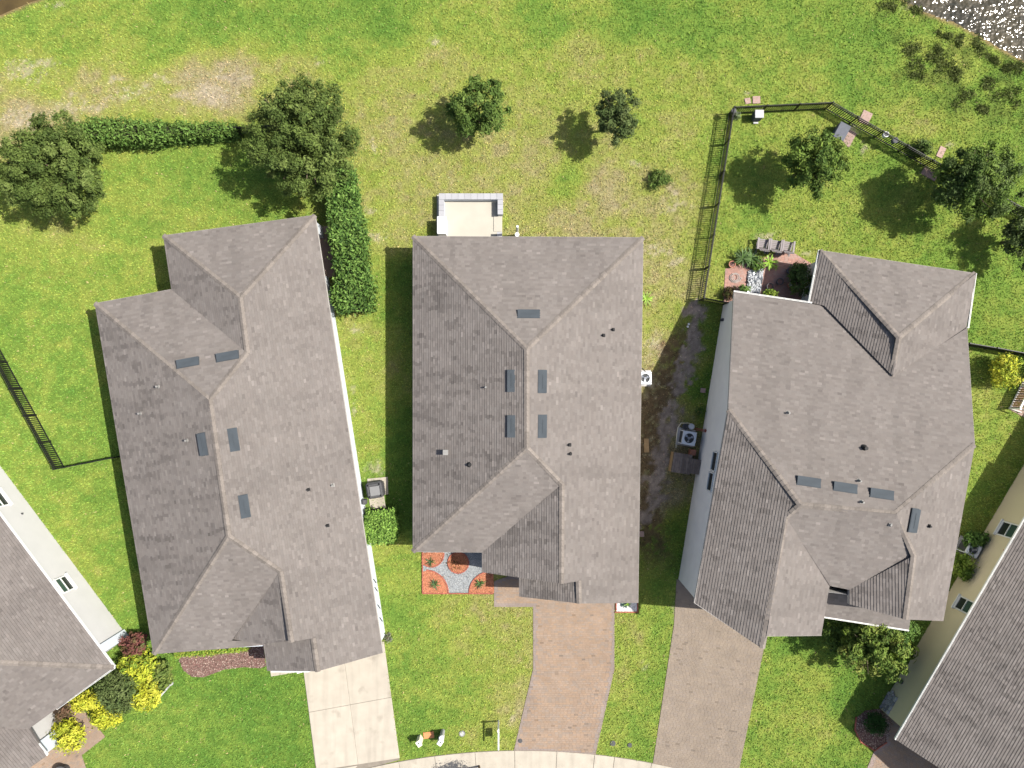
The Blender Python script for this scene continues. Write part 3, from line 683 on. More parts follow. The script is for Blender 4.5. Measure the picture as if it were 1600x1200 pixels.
rb.face([va, aV, aG1, aF.at(414, 1001) + Vector((0, 0, .12))], Plane((362, 1001), (345, 900), va.z, (440, 950)))
rb.face([a2, a3, aP, aQ, aG1, aV, aT2, aT1, W2, W1], aR)
rb.face([PX(410, 997, 2.7), aGG.at(484, 985), aP, PX(418, 1048, 2.7)], aGG)
rb.cap(a1, W1); rb.cap(a2, W1); rb.cap(W2, W1); rb.cap(W2, aT1); rb.cap(a5, aT1); rb.cap(aT2, aT1); rb.cap(a4, aT2); rb.cap(aV, aT2); rb.cap(aG1, aV); rb.cap(aP, aQ)
roof_a = rb.build()
walls(ha, FOOT_A, 2.60, M['wall_white']); 
obj('lanai_pier', prism(bmesh.new(), [G(490, 357), G(504, 355), G(507, 372), G(493, 374)], -.1, 2.6), M['wall_white'], ha)
tag(obj('lanai_floor', prism(bmesh.new(), [G(440, 366), G(520, 352), G(532, 430), G(450, 446)], -.1, .05), M['pink_paver']), kind='structure')
vpanel(ha, 'gable', [PX(419, 1046, 2.6) + Vector((.3, .2, 0)), aP + Vector((0, .2, -.2)), PX(597, 1018, 2.6) + Vector((-.3, .2, 0))], M['wall_white'])
fascia(ha, [a1, a2, a3], M['trim_grey']); fascia(ha, [a6, a5, a4], M['trim_grey']); fascia(ha, [a1, a6], M['trim_grey'])
gd = obj('garage_door', box(Vector((*G(524, 1017), 1.1)), (3.6, .08, 2.2), rad(16)), M['trim'], ha)
for px, py, pl in ((294, 567, aBB), (356, 557, aBB), (318, 694, aL), (365, 687, aR), (382, 791, aR)): roof_vent(roof_a, pl, px, py)
for px, py in ((248, 604), (220, 646), (293, 688)): pipe(roof_a, aL, px, py, .06, .3)
for px, py in ((482, 765), (520, 758), (512, 821)): pipe(roof_a, aR, px, py, .045, .2, py > 760)
wa = Wall((514, 434), (602, 990))
for py in (905, 918, 945, 965): obj('conduit', bar(bmesh.new(), wa.at(583 + (py - 905) * .16, py) + wa.n * .03, wa.at(587 + (py - 905) * .16, py + 6) + wa.n * .03, .04), M['pipe_dark'], ha)

# ---- right house, two storeys at the front
PITCH5 = 5 / 12
hd = thing('house', 'tall two storey house on the right with angled roof and blue grey side wall', 'house')
dA = Plane((1147, 456), (1268, 474), 2.7, (1250, 700), PITCH5); dWL = Plane((1281, 391), (1265, 472), 2.7, (1390, 500), PITCH5); dWB = Plane((1281, 391), (1524, 427), 2.7, (1400, 520), PITCH5); dWR = Plane((1524, 427), (1512, 512), 2.7, (1400, 500), PITCH5)
d1, d2 = PX(1147, 456, 2.7), PX(1281, 391, 2.7); d3 = PX(1524, 427, 2.7); dr = dA.at(1138, 640); drr = dA.at(1523, 695)
dL = Plane((1138, 640), (1085, 942), dr.z, (1220, 800), PITCH5); dRR = Plane((1523, 695), (1473, 970), drr.z, (1400, 820), PITCH5)
DT1 = dA.at(1251, 789); DT2 = dA.at(1399, 803); W1 = dWB.at(1405, 527); W2 = dA.at(1393, 588); vL = dA.at(1286, 478); vR = dA.at(1511, 512)
dN = dL.at(1228, 808); dE = dL.at(1191, 1013); dE2 = dL.at(1197, 994); dlb = PX(1085, 942, dr.z); 
S1 = dRR.at(1428, 868); S2 = dRR.at(1415, 968); rf = PX(1473, 970, drr.z)
zf_ = dL.at(1228, 808).z
dF = Plane((1296, 915), (1328, 920), dr.z, (1320, 830), PITCH5); dRP = Plane((1296, 915), (1283, 993), dr.z, (1230, 950), PITCH5); dS = Plane((1328, 920), (1328, 946), drr.z, (1400, 930), PITCH5)
f1, f2, f3 = PX(1296, 915, dr.z), PX(1327, 921, dr.z), PX(1283, 993, dr.z); s3 = PX(1327, 944, dr.z)
rb = RoofB(hd, 13, .98)
rb.face([d1, PX(1268, 475, 2.7), vL, W2, vR, drr, DT2, DT1, dr], dA)
rb.face([PX(1265, 472, 2.7), d2, W1, W2, vL], dWL); rb.face([d2, d3, W1], dWB); rb.face([d3, vR, W2, W1], dWR)
rb.face([dr, DT1, dN, dE2, dE, dlb], dL); rb.face([dN, f1, f3, dE2], dRP); rb.face([DT1, DT2, S1, f2, f1, dN], dF)
rb.face([S1, S2, s3, f2], dS); rb.face([drr, rf, S2, S1, DT2], dRR)
dP = Plane((1286, 963), (1420, 984), 3.0, (1340, 930), PITCH5)
rb.face([PX(1286, 963, 3.0), PX(1420, 984, 3.0), dP.at(1425, 950), dP.at(1290, 905)], dP)
rb.cap(dr, DT1); rb.cap(drr, DT2); rb.cap(DT1, DT2); rb.cap(dN, DT1); rb.cap(dE, dN); rb.cap(S1, DT2); rb.cap(S2, S1); rb.cap(d2, W1); rb.cap(d3, W1); rb.cap(W2, W1)
roof_d = rb.build()
zd = [2.6, dr.z - .1, dr.z - .1, dr.z - .1, dr.z - .1, dr.z - .1, dr.z - .1, drr.z - .5, 2.45, 2.5, 2.6, 2.6]
walls(hd, [(p[0], p[1], z) for p, z in zip(FOOT_D, zd)], 2.6, M['wall_grey'])
gutter(hd, d1, PX(1268, 474, 2.7), M['trim'], -dA.up); gutter(hd, d2, PX(1265, 472, 2.7), M['trim'], -dWL.up); gutter(hd, d3, PX(1512, 512, 2.7), M['trim'], -dWR.up)
gutter(hd, PX(1286, 963, 3.0), PX(1420, 984, 3.0), M['trim'], -dP.up)
fascia(hd, [d1, dr, dlb], M['trim_grey']); fascia(hd, [d2, d3], M['trim_grey']); fascia(hd, [vR, drr, rf], M['trim_grey']); fascia(hd, [dlb, dE], M['trim_grey']); fascia(hd, [dE2, f3, f1, f2, s3], M['trim_grey']); 
obj('porch_column', box(PX(1380, 935, 0) + Vector((-.4, .5, 1.4)), (.3, .3, 2.8)), M['trim'], hd); obj('porch_column', box(PX(1295, 940, 0) + Vector((-.4, .5, 1.4)), (.3, .3, 2.8)), M['trim'], hd)
for px, py, pl in ((1263, 753, dA), (1320, 762, dA), (1377, 772, dA), (1427, 813, dRR)): roof_vent(roof_d, pl, px, py)
for px, py in ((1231, 645), (1342, 751), (1346, 784)): pipe(roof_d, dA, px, py, .05, .28)
pipe(roof_d, dA, 1350, 700, .10, .3, True); pipe(roof_d, dRR, 1452, 822, .05, .2, True); pipe(roof_d, dF, 1391, 820, .05, .12)
vpanel(hd, 'gable', [dlb + Vector((.25, .5, -.2)), dE + Vector((0, .5, -.2)), dE2 + Vector((0, .4, -.2)), f3 + Vector((-.25, .4, -.2))], M['wall_grey'])
vpanel(hd, 'gable', [s3 + Vector((.2, .4, -.2)), S2 + Vector((0, .4, -.2)), rf + Vector((-.25, .4, -.2))], M['wall_grey'])
obj('garage_door', box(Vector((*G(1135, 924), 1.15)), (4.9, .10, 2.3), rad(-10)), M['trim'], hd)
wd_ = Wall((1130, 475), (1060, 905))
for c in (((1117, 706), (1111, 734), (1118, 735), (1122, 708)), ((1111, 738), (1105, 765), (1112, 766), (1116, 740))): window(hd, wd_, c, panes=1, glass=M['glass_dark'], sill=False)
p = wd_.at(1130, 500); obj('wall_lamp', box(p + wd_.n * .08, (.16, .16, .34), bevel=.02), M['iron'], hd)
p = wd_.at(1064, 854); obj('hose_tap', box(p + wd_.n * .06, (.1, .1, .12), bevel=.02), M['iron'], hd)

# ---- bottom right house, tan walls
he = thing('house', 'tan walled house cut off by the bottom right corner, seen with two windows', 'house')
eL = Plane((1400, 1156), (1640, 746), 2.75, (1600, 1050)); e1, e2 = PX(1400, 1156, 2.75), PX(1652, 726, 2.75)
upE = eL.up; rz_ = Vector((upE.x, upE.y, PITCH)) * 6.4
rb = RoofB(he, 14, .96); r1, r2 = e1 + rz_, e2 + rz_
rb.face([e1, e2, r2, r1], eL)
far = Vector((upE.x, upE.y, -PITCH)) * 6.4; eR = Plane((1400, 1156), (1640, 746), 2.75, (1600, 1050)); eR.up = -upE; eR.p = PITCH
rb.face([r1, r2, r2 + far, r1 + far], eR); rb.cap(r1, r2)
roof_e = rb.build(); rb = None
walls(he, FOOT_E, 2.65, M['wall_tan']); gutter(he, e1, e2, M['trim'], -upE)
vpanel(he, 'gable', [e1 + upE * .3 + Vector((0, 0, -.1)), r1 + Vector((0, 0, -.2)), r1 + far - upE * .3 + Vector((0, 0, -.1))], M['wall_tan'], .12, (e2 - e1))
we = Wall((1375, 1107), (1600, 725))
window(he, we, ((1560, 835), (1569, 815), (1592, 822), (1582, 842))); window(he, we, ((1493, 950), (1502, 932), (1524, 943), (1513, 960)))
p = we.at(1409, 1066); obj('wall_lamp', box(p + we.n * .1, (.22, .22, .3), bevel=.03), M['iron'], he)
p = we.at(1571, 861); obj('hose_tap', box(p + we.n * .06, (.12, .12, .12), bevel=.02), M['terracotta'], he)
# stone-clad foot of the wall: separate stones
R = random.Random(5); st = []
for row in range(5):
    u = 0.05 + .12 * (row % 2)
    while u < 1.15:
        w = R.uniform(.18, .36); q = we.a + we.t * u + we.t * (w / 2) + we.n * .05 + Vector((0, 0, .1 + row * .19))
        o = obj('stone', box(Vector((0, 0, 0)), (w - .02, .10 + R.uniform(0, .05), .17), bevel=.02), mat('ledge_stone_%d_%d' % (row, len(st)), tuple(R.choice([(.20, .20, .21), (.28, .27, .27), (.14, .14, .15), (.33, .32, .31)])), .9, .2), he)
        o.matrix_local = Matrix.Translation(q) @ Matrix.Rotation(math.atan2(we.t.y, we.t.x), 4, 'Z'); st.append(o); u += w

# ---- bottom left house, white walls
hb = thing('house', 'white walled house with white gutters cut off by the bottom left corner', 'house')
zb = 2.85
bU = Plane((178, 1043), (0, 805), zb, (0, 1000)); bW = Plane((178, 1043), (88, 1107), zb, (0, 1035)); bG = Plane((45, 1147), (73, 1181), zb, (-20, 1180))
b1 = PX(178, 1043, zb); b2 = PX(-120, 645, zb); b3 = PX(45, 1139, zb); b4 = PX(73, 1181, zb); hip = bU.at(-130, 1030); rid = bU.at(-420, 655); vly = bW.at(-60, 1137)
rb = RoofB(hb, 15, .95)
rb.face([b1, hip, rid, b2], bU); rb.face([b1, b3, vly, hip], bW); rb.face([b3, b4, bG.at(-70, 1282), bG.at(-160, 1240), vly], bG)
rb.cap(b1, hip); roof_b = rb.build()
walls(hb, FOOT_B, 2.7, M['wall_cream'])
gutter(hb, b1, b2, M['trim'], -bU.up); gutter(hb, b1, PX(88, 1107, zb), M['trim'], -bW.up); gutter(hb, PX(45, 1147, zb), b4, M['trim'], -bG.up)
wb = Wall((200, 995), (-90, 607))
window(hb, wb, ((86, 906), (100, 901), (115, 918), (99, 927))); window(hb, wb, ((-14, 774), (-2, 766), (9, 784), (-5, 793)))
t = wb.t; a = wb.a; pn = wb.n
bm = bmesh.new(); 
if t.dot(Vector((-1, 0, 0))) < 0: t = -t
bar(bm, a + t * .52 + pn * .05 + Vector((0, 0, 1.3)), a + t * .0 + pn * .05 + Vector((0, 0, 1.3)), .1, 2.6); obj('corner_band', bm, M['wall_white'], hb)
p = wb.at(34, 803); obj('wall_socket', box(p + pn * .03, (.1, .1, .1)), M['iron'], hb)
wg = Wall((110, 1146), (84, 1114)); tt = wg.t
bm = bmesh.new(); bar(bm, Vector((*G(111, 1147), 1.3)) + wg.n * .05, Vector((*G(98, 1131), 1.3)) + wg.n * .05, .1, 2.6); obj('corner_band', bm, M['wall_white'], hb)
print('ROOFS DONE')

# ------------------------------------------------------------------ plants
OAK = [(.088, .124, .028), (.064, .096, .021), (.122, .158, .042), (.042, .066, .015)]
OAKG = [(.082, .132, .026), (.060, .102, .020), (.118, .170, .038), (.038, .068, .015)]
LIME = [(.15, .22, .03), (.11, .18, .025), (.20, .25, .045), (.07, .12, .02)]
BUSH = [(.090, .160, .032), (.064, .122, .024), (.124, .200, .046), (.034, .070, .016)]
YEL = [(.36, .36, .03), (.30, .33, .025), (.42, .40, .05), (.22, .27, .03)]
DARK = [(.062, .090, .028), (.082, .112, .036), (.105, .132, .046), (.046, .070, .020)]
YG = [(.12, .175, .030), (.08, .13, .022), (.17, .22, .045), (.05, .09, .018), (.22, .24, .06)]
RED = [(.14, .05, .045), (.10, .035, .03), (.09, .07, .03), (.17, .07, .06)]

def leaf_mesh(name, P, Nn, size, col, parent, rng, aspect=.45, m=None):
    """one four-cornered, slightly folded leaf per point"""
    n = len(P); Nn = Nn / np.linalg.norm(Nn, axis=1, keepdims=True)
    t = rng.normal(size=(n, 3)); t -= (t * Nn).sum(1, keepdims=True) * Nn; t /= np.linalg.norm(t, axis=1, keepdims=True); b = np.cross(Nn, t)
    s = size[:, None]
    v = np.stack([P - t * s * .5, P + b * s * aspect * .5 + Nn * s * .08, P + t * s * .5, P - b * s * aspect * .5 + Nn * s * .08], 1).reshape(-1, 3)
    return mesh_np(name, v, np.arange(4 * n).reshape(-1, 4), np.repeat(np.clip(col, .003, .7), 4, axis=0), m or M['leaf'], parent)
def crown_points(rng, c, r, ncl, per, crad, lump=.3, bottom=.45, seed=0, twig=.12):
    """leaf points gathered round twig tips spread through a lumpy crown"""
    d = rng.normal(size=(ncl, 3)); d /= np.linalg.norm(d, axis=1, keepdims=True); d[:, 2] = np.where(d[:, 2] < 0, d[:, 2] * bottom, d[:, 2])
    az = np.arctan2(d[:, 1], d[:, 0])
    lobe = 1 + lump * (fbm(np.cos(az) * 1.7 + 5 + seed, np.sin(az) * 1.7 + d[:, 2] * 1.5 + 9, seed + 3, 3) - .5) * 2
    rr = rng.random(ncl) ** .42 * lobe; tw = rng.random(ncl) < twig; rr = np.where(tw, lobe * rng.uniform(.95, 1.06, ncl), rr)
    cc = d * rr[:, None] * np.array(r); k = rng.integers(0, ncl, ncl * per)
    off = rng.normal(size=(len(k), 3)) * crad * np.array((1, 1, .6)) * np.where(tw, .6, 1.0)[k][:, None]
    P = cc[k] + off; Nn = off / crad * .55 + P / np.array(r) * .5 + rng.normal(size=P.shape) * .6 + np.array((0, 0, .55))
    return P + np.array(c), Nn, k
def leaf_cols(rng, pal, k, nk, amp=.22):
    pal = np.array(pal); base = pal[rng.integers(0, len(pal), nk)]; c = base[k] * .65 + pal[rng.integers(0, len(pal), len(k))] * .35
    return c * rng.uniform(1 - amp, 1 + amp, (len(k), 1))
def tree(name, label, cat, px, py, zc, rpx, rpy, rz, pal, ncl=170, per=60, ls=.15, crad=.30, seed=1, base=None, trunk=.14, group=None, lump=.3, aspect=.45):
    rng = np.random.default_rng(seed); c = PX(px, py, zc); k = S * (1 - zc / H); r = (rpx * k, rpy * k, rz)
    g = Vector((c.x, c.y, 0)) if base is None else Vector((*G(*base), 0))
    t = thing(name, label, cat, g, 0, group); cl = c - g
    P, Nn, kk = crown_points(rng, cl, r, ncl, int(per * (1.35 if rz > 1.3 else 1)), crad, lump, seed=seed, twig=.2 if rz > 1.3 else .1)
    z0 = .06; P[:, 2] = np.maximum(P[:, 2], z0)
    leaf_mesh('crown', P, Nn, ls * rng.lognormal(0, .32, len(P)), leaf_cols(rng, pal, kk, ncl), t, rng, aspect)
    bm = bmesh.new(); rr = random.Random(seed); top = cl + Vector((0, 0, rz * .3)); fork = Vector((cl.x * .6, cl.y * .6, max(.4, (zc - rz * .55) * .8)))
    tube(bm, [(0, 0, -.1), fork * .5 + Vector((.04, 0, 0)), fork, fork.lerp(top, .5), top], [trunk * 1.25, trunk, trunk * .85, trunk * .5, trunk * .15])
    for i in range(9 if rz > 1 else 5):
        a = i * 2.4 + rr.random(); e_ = cl + Vector((math.cos(a) * r[0] * .8, math.sin(a) * r[1] * .8, rz * rr.uniform(-.2, .5)))
        m_ = fork.lerp(e_, .5) + Vector((0, 0, .15 * rz)); tube(bm, [fork, m_, e_], [trunk * .5, trunk * .3, trunk * .1], 5)
    obj('trunk', bm, M['bark'], t); return t

G_BACK = 'young trees standing on the open lawn behind the middle house'
tree('oak_tree', 'big dark green oak at the left edge of the lawn, left end of the hedge', 'tree', 82, 262, 3.0, 84, 76, 1.9, OAK, 240, 125, .15, .19, 21, trunk=.2)
tree('oak_tree', 'tallest dark oak just behind the left house roof, beside the hedge corner', 'tree', 474, 215, 3.6, 82, 92, 2.3, OAK, 270, 125, .15, .20, 22, trunk=.22)
tree('oak_tree', 'young round oak alone on the lawn behind the middle house patio', 'tree', 743, 168, 2.6, 47, 44, 1.4, OAKG, 95, 80, .16, .15, 23, trunk=.1, lump=.42)
tree('oak_tree', 'smaller narrow oak standing on the lawn between the round oak and the black fence', 'tree', 966, 178, 2.7, 30, 40, 1.4, DARK, 75, 80, .15, .13, 24, trunk=.09, lump=.42)
tree('holly_bush', 'small dark bush alone on dry lawn left of the black fence', 'bush', 1030, 281, .35, 18, 14, .4, OAKG, 36, 45, .11, .12, 25, trunk=.04)
tree('oak_tree', 'yellowish green tree inside the fenced yard beside the grey deck box', 'tree', 1270, 252, 3.0, 48, 45, 1.5, YG[:4] + OAKG[:2], 115, 100, .15, .17, 26, trunk=.1, lump=.38)
tree('oak_tree', 'large green tree growing over the black fence by the right edge', 'tree', 1526, 284, 3.4, 62, 56, 1.8, OAKG[:2] + YG[:2] + DARK[:2], 160, 110, .155, .19, 27, trunk=.14, lump=.36)
tree('oak_tree', 'dark tree half cut off by the right edge of the picture', 'tree', 1606, 368, 2.2, 30, 46, 1.4, DARK, 80, 70, .16, .15, 28, trunk=.1)
tree('street_tree', 'small street tree by the pavement whose shadow falls on the slabs', 'tree', 752, 1236, 2.5, 26, 22, .9, OAKG, 44, 30, .13, .17, 29, base=(748, 1196), trunk=.06)
tree('privet_tree', 'rounded pale yellow green tree in front of the right house porch', 'tree', 1362, 1012, 2.3, 52, 46, 1.5, YG, 110, 75, .18, .14, 30, trunk=.1)
tree('laurel_bush', 'bright green bush beneath the porch gutter of the right house', 'bush', 1398, 985, 1.2, 34, 22, .8, BUSH, 80, 45, .15, .18, 31, trunk=.05)
tree('banana_plant', 'broad leaved light green plant right of the rounded yellow green tree', 'plant', 1408, 1014, .9, 16, 15, .6, LIME, 26, 26, .34, .20, 32, trunk=.04, aspect=.6)
tree('laurel_bush', 'dark green bush tucked under the middle front eave of the right house', 'bush', 1310, 990, 1.0, 26, 28, .7, OAKG, 60, 45, .14, .18, 33, trunk=.05)
tree('golden_bush', 'lime green bush just below the condenser between right house and tan house', 'bush', 1502, 882, .8, 15, 22, .7, LIME, 44, 42, .15, .14, 34, trunk=.04)
tree('laurel_bush', 'mid green bush just above the condenser beside the tan wall', 'bush', 1524, 843, .7, 22, 11, .6, BUSH, 40, 40, .16, .13, 35, trunk=.04)
tree('golden_bush', 'bright yellow bush by the right edge near the white railed enclosure', 'bush', 1572, 582, 1.0, 22, 26, .9, YEL + LIME[:1], 70, 46, .15, .17, 36, trunk=.05)
tree('boxwood_ball', 'dark green clipped shrub in the mulch bed at the tan house corner', 'bush', 1370, 1131, .6, 17, 16, .6, [(.03, .075, .016), (.04, .09, .02), (.022, .05, .012)], 50, 60, .10, .12, 37, trunk=.04, lump=.1)
tree('golden_bush', 'bright yellow bush on the paved path of the bottom left house', 'bush', 107, 1150, .9, 24, 21, .8, YEL, 70, 46, .17, .16, 38, trunk=.05)
tree('copper_plant', 'small brown leaved plant at the wall corner beside the paved path', 'plant', 101, 1117, .6, 9, 13, .5, [(.12, .07, .045), (.08, .06, .03), (.06, .07, .025)], 24, 32, .15, .10, 39, trunk=.03)
tree('copper_plant', 'dark red leaved shrub at the white wall corner below the left house', 'plant', 208, 1006, .9, 17, 17, .7, RED, 44, 40, .16, .14, 40, trunk=.04)
tree('laurel_bush', 'dark green shrub beside the red shrub, tucked against the left roof corner', 'bush', 222, 1000, .7, 10, 9, .5, DARK + OAKG[:1], 24, 36, .13, .10, 41, trunk=.03)
tree('croton_bush', 'rounded dark green shrub surrounded by bright yellow shrubs at bottom left', 'bush', 183, 1082, 1.3, 32, 32, 1.0, DARK + [(.07, .09, .03)], 110, 50, .15, .18, 42, trunk=.06)
GY = 'bright yellow shrubs massed round the dark shrub at the bottom left'
for i, (px, py, rx, ry, lab) in enumerate([(215, 1040, 30, 24, 'yellow green shrub behind the dark rounded shrub, nearest the left roof'), (228, 1085, 22, 24, 'golden yellow shrub right of the dark rounded shrub, beside the white pipe'), (135, 1096, 24, 14, 'yellow shrub left of the dark rounded shrub, under the white gutter'), (165, 1122, 20, 9, 'low yellow shrub in front of the dark rounded shrub, by the lawn')]):
    tree('golden_bush', lab, 'bush', px, py, .9, rx, ry, .7, YEL + (LIME[:2] if i == 0 else []), 70, 48, .18, .16, 43 + i, trunk=.04, group=GY)
tree('laurel_bush', 'olive green shrub between golden shrubs and the white pipe in the lawn', 'bush', 253, 1056, .7, 14, 20, .6, [(.10, .14, .03), (.07, .11, .025), (.14, .17, .04)], 50, 44, .17, .12, 50, trunk=.04)

def hedge(name, label, pts, w, h, pal, n, ls, seed, jitter=.09, aspect=.42):
    """clipped hedge along ground pixels (x, y[, half width, height])"""
    rng = np.random.default_rng(seed); t = thing(name, label, 'hedge', Vector((*G(*pts[0][:2]), 0))); o0 = t.location.copy()
    P3 = [Vector((*G(*p[:2]), 0)) - o0 for p in pts]; ws = [p[2] * S if len(p) > 2 else w for p in pts]; hs = [p[3] if len(p) > 3 else h for p in pts]
    bm = bmesh.new()
    for i in range(len(P3) - 1):
        d = P3[i + 1] - P3[i]; nrm = Vector((-d.y, d.x, 0)).normalized(); q = []
        for j, (p, ww, hh) in enumerate(((P3[i], ws[i], hs[i]), (P3[i + 1], ws[i + 1], hs[i + 1]))):
            q.append([bm.verts.new(p + nrm * ww * .8 * a + Vector((0, 0, z))) for a, z in ((-1, 0), (1, 0), (.9, hh * .88), (-.9, hh * .88))])
        a, b = q
        for k in range(4): bm.faces.new((a[k], a[(k + 1) % 4], b[(k + 1) % 4], b[k]))
        bm.faces.new(a[::-1]); bm.faces.new(b)
    bmesh.ops.recalc_face_normals(bm, faces=bm.faces[:]); obj('shade_core', bm, M['core'], t)  # solid dark core that blocks the view through and paints shade into the gaps
    seg = np.array([(P3[i + 1] - P3[i]).length for i in range(len(P3) - 1)]); cum = np.concatenate([[0], np.cumsum(seg)]); s = rng.random(n) * cum[-1]
    idx = np.clip(np.searchsorted(cum, s) - 1, 0, len(seg) - 1); f = (s - cum[idx]) / seg[idx]
    A = np.array([tuple(p) for p in P3]); D = (A[idx + 1] - A[idx]) / seg[idx][:, None]; Nr = np.stack([-D[:, 1], D[:, 0], np.zeros(n)], -1)
    c = A[idx] * (1 - f)[:, None] + A[idx + 1] * f[:, None]; W = np.array(ws); Hh = np.array(hs); ww = W[idx] * (1 - f) + W[idx + 1] * f; hh = Hh[idx] * (1 - f) + Hh[idx + 1] * f
    # unfolded cross-section: left side, top, right side
    tot = hh * 2 + ww * 2; q = rng.random(n) * tot; side = np.where(q < hh, 0, np.where(q < hh + 2 * ww, 1, 2))
    lat = np.where(side == 0, -ww, np.where(side == 2, ww, q - hh - ww)); zz = np.where(side == 0, q, np.where(side == 2, q - hh - 2 * ww, hh))
    edge = np.abs(lat / np.maximum(ww, .01)); zz = np.where(side == 1, zz * (1 - .10 * edge ** 3), zz)
    lump = (fbm(c[:, 0] * 1.6 + lat * 1.3, c[:, 1] * 1.6 + lat * .7, seed, 3) - .5)
    lat = lat * (1 + .55 * lump); zz = zz * (1 + .30 * lump)
    # round the two ends a little
    P = c + Nr * lat[:, None] + np.stack([np.zeros(n)] * 2 + [np.maximum(zz, .04)], -1) + rng.normal(size=(n, 3)) * jitter
    P[:, 2] = np.maximum(P[:, 2], .03)
    Nn = np.where((side == 1)[:, None], np.array((0, 0, 1.0)), Nr * np.sign(lat)[:, None]) + rng.normal(size=(n, 3)) * .65 + np.array((0, 0, .2))
    pl = np.array(pal); col = pl[rng.integers(0, len(pl), n)] * rng.uniform(.75, 1.3, (n, 1)) * (1 + .5 * lump)[:, None]
    leaf_mesh('foliage', P, Nn, rng.uniform(ls * .7, ls * 1.3, n), col, t, rng, aspect); return t
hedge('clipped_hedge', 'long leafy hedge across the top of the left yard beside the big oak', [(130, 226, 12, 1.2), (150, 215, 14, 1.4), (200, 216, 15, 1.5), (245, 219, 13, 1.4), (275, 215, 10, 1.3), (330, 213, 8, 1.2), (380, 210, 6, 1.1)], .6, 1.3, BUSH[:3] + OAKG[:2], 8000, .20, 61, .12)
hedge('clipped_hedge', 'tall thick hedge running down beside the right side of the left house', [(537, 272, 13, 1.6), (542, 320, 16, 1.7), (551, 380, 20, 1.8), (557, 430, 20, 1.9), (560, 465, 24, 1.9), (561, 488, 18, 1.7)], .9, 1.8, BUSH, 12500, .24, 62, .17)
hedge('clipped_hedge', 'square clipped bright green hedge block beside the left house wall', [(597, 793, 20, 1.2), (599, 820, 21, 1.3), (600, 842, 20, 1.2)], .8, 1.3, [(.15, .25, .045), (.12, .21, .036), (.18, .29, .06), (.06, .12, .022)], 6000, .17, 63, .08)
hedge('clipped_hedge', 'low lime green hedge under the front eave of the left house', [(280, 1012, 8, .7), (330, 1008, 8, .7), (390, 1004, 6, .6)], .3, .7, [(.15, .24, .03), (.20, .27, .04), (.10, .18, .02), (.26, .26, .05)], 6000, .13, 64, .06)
tree('weed_bush', 'dark green weedy bush growing through the black fence near the right trees', 'bush', 1441, 232, .45, 13, 14, .4, OAKG[:2] + DARK[:2], 36, 40, .13, .12, 66, trunk=.03)

GW = 'dark sedge clumps on the grassy bank by the pond'
SL = ['dark sedge clump at the upper left of the main cluster below the pond', 'dark sedge clump in the middle of the main cluster below the pond', 'dark sedge clump at the right end of the main cluster below the pond', 'dark sedge clump at the lower left of the main cluster below the pond',
 'large sedge clump touching the top edge of the picture left of the pond', 'small sedge clump at the left tip of the pond shore', 'round sedge clump alone on open grass straight above the large fence tree', 'sedge clump at the pond shore halfway along the bank', 'small sedge clump on the shore between the halfway one and the right edge',
 'sedge clump where the pond shore meets the right edge of the picture', 'sedge clump midway between the lone round clump and the right edge', 'broad sedge clump low on the bank close to the right edge', 'small sedge clump nearest the water left of the main shore clumps', 'small sedge clump just right of the leftmost shore clump', 'small sedge clump lowest of all on the bank',
 'small sedge clump at the top of the main cluster below the pond', 'small sedge clump at the lower right tip of the main cluster', 'small sedge clump near the shore, second from the right edge']
for i, (px, py, r) in enumerate([(1424, 76, 13), (1455, 92, 14), (1478, 105, 13), (1432, 116, 12), (1395, 10, 12), (1428, 18, 7), (1505, 152, 13), (1532, 75, 11), (1553, 92, 9), (1592, 100, 11), (1543, 137, 13), (1580, 150, 14), (1473, 57, 8), (1497, 64, 7), (1533, 172, 9), (1467, 80, 9), (1490, 118, 9), (1575, 108, 8)]):
    rng = np.random.default_rng(200 + i); t = thing('sedge_clump', SL[i], 'plant', Vector((*G(px, py), float(zground(np.array([px * 1.]), np.array([py * 1.]))[0]))), 0, GW)
    n = 360; lob = rng.normal(size=(5, 2)) * r * S * np.array((.75, .5)); lob[0] = 0; q = rng.integers(0, 5, n); xy_ = lob[q] + rng.normal(size=(n, 2)) * r * S * .33; P = np.stack([xy_[:, 0], xy_[:, 1], rng.uniform(.02, .13, n)], -1)
    Nn = rng.normal(size=(n, 3)) + np.array((0, 0, .3)); pal = np.array([(.075, .095, .024), (.095, .110, .032), (.060, .08, .022), (.11, .14, .035)])
    leaf_mesh('leaves', P, Nn, rng.uniform(.12, .24, n), pal[rng.integers(0, 4, n)] * rng.uniform(.7, 1.3, (n, 1)), t, rng, .3)

# spiky plants built leaf by leaf
LEAFME = {}
def leaf_shape(key, L, W, droop, m):
    if key in LEAFME: return LEAFME[key]
    bm = bmesh.new(); rows = []
    for i in range(5):
        f = i / 4; x = L * f * (1 - .12 * droop * f); z = .10 * L + L * .55 * f - droop * L * f * f; w = W * (1 - f) ** .6 * (.5 + 1.2 * min(f * 3, 1) * .5)
        if i == 4: rows.append([bm.verts.new((x, 0, z))])
        else: rows.append([bm.verts.new((x, -w, z + w * .4)), bm.verts.new((x, 0, z)), bm.verts.new((x, w, z + w * .4))])
    for a, b in zip(rows[:-2], rows[1:-1]): bm.faces.new((a[0], a[1], b[1], b[0])); bm.faces.new((a[1], a[2], b[2], b[1]))
    a, b = rows[-2], rows[-1]; bm.faces.new((a[0], a[1], b[0])); bm.faces.new((a[1], a[2], b[0]))
    me = bpy.data.meshes.new('leaf'); bm.to_mesh(me); bm.free(); me.materials.append(m); LEAFME[key] = me; return me
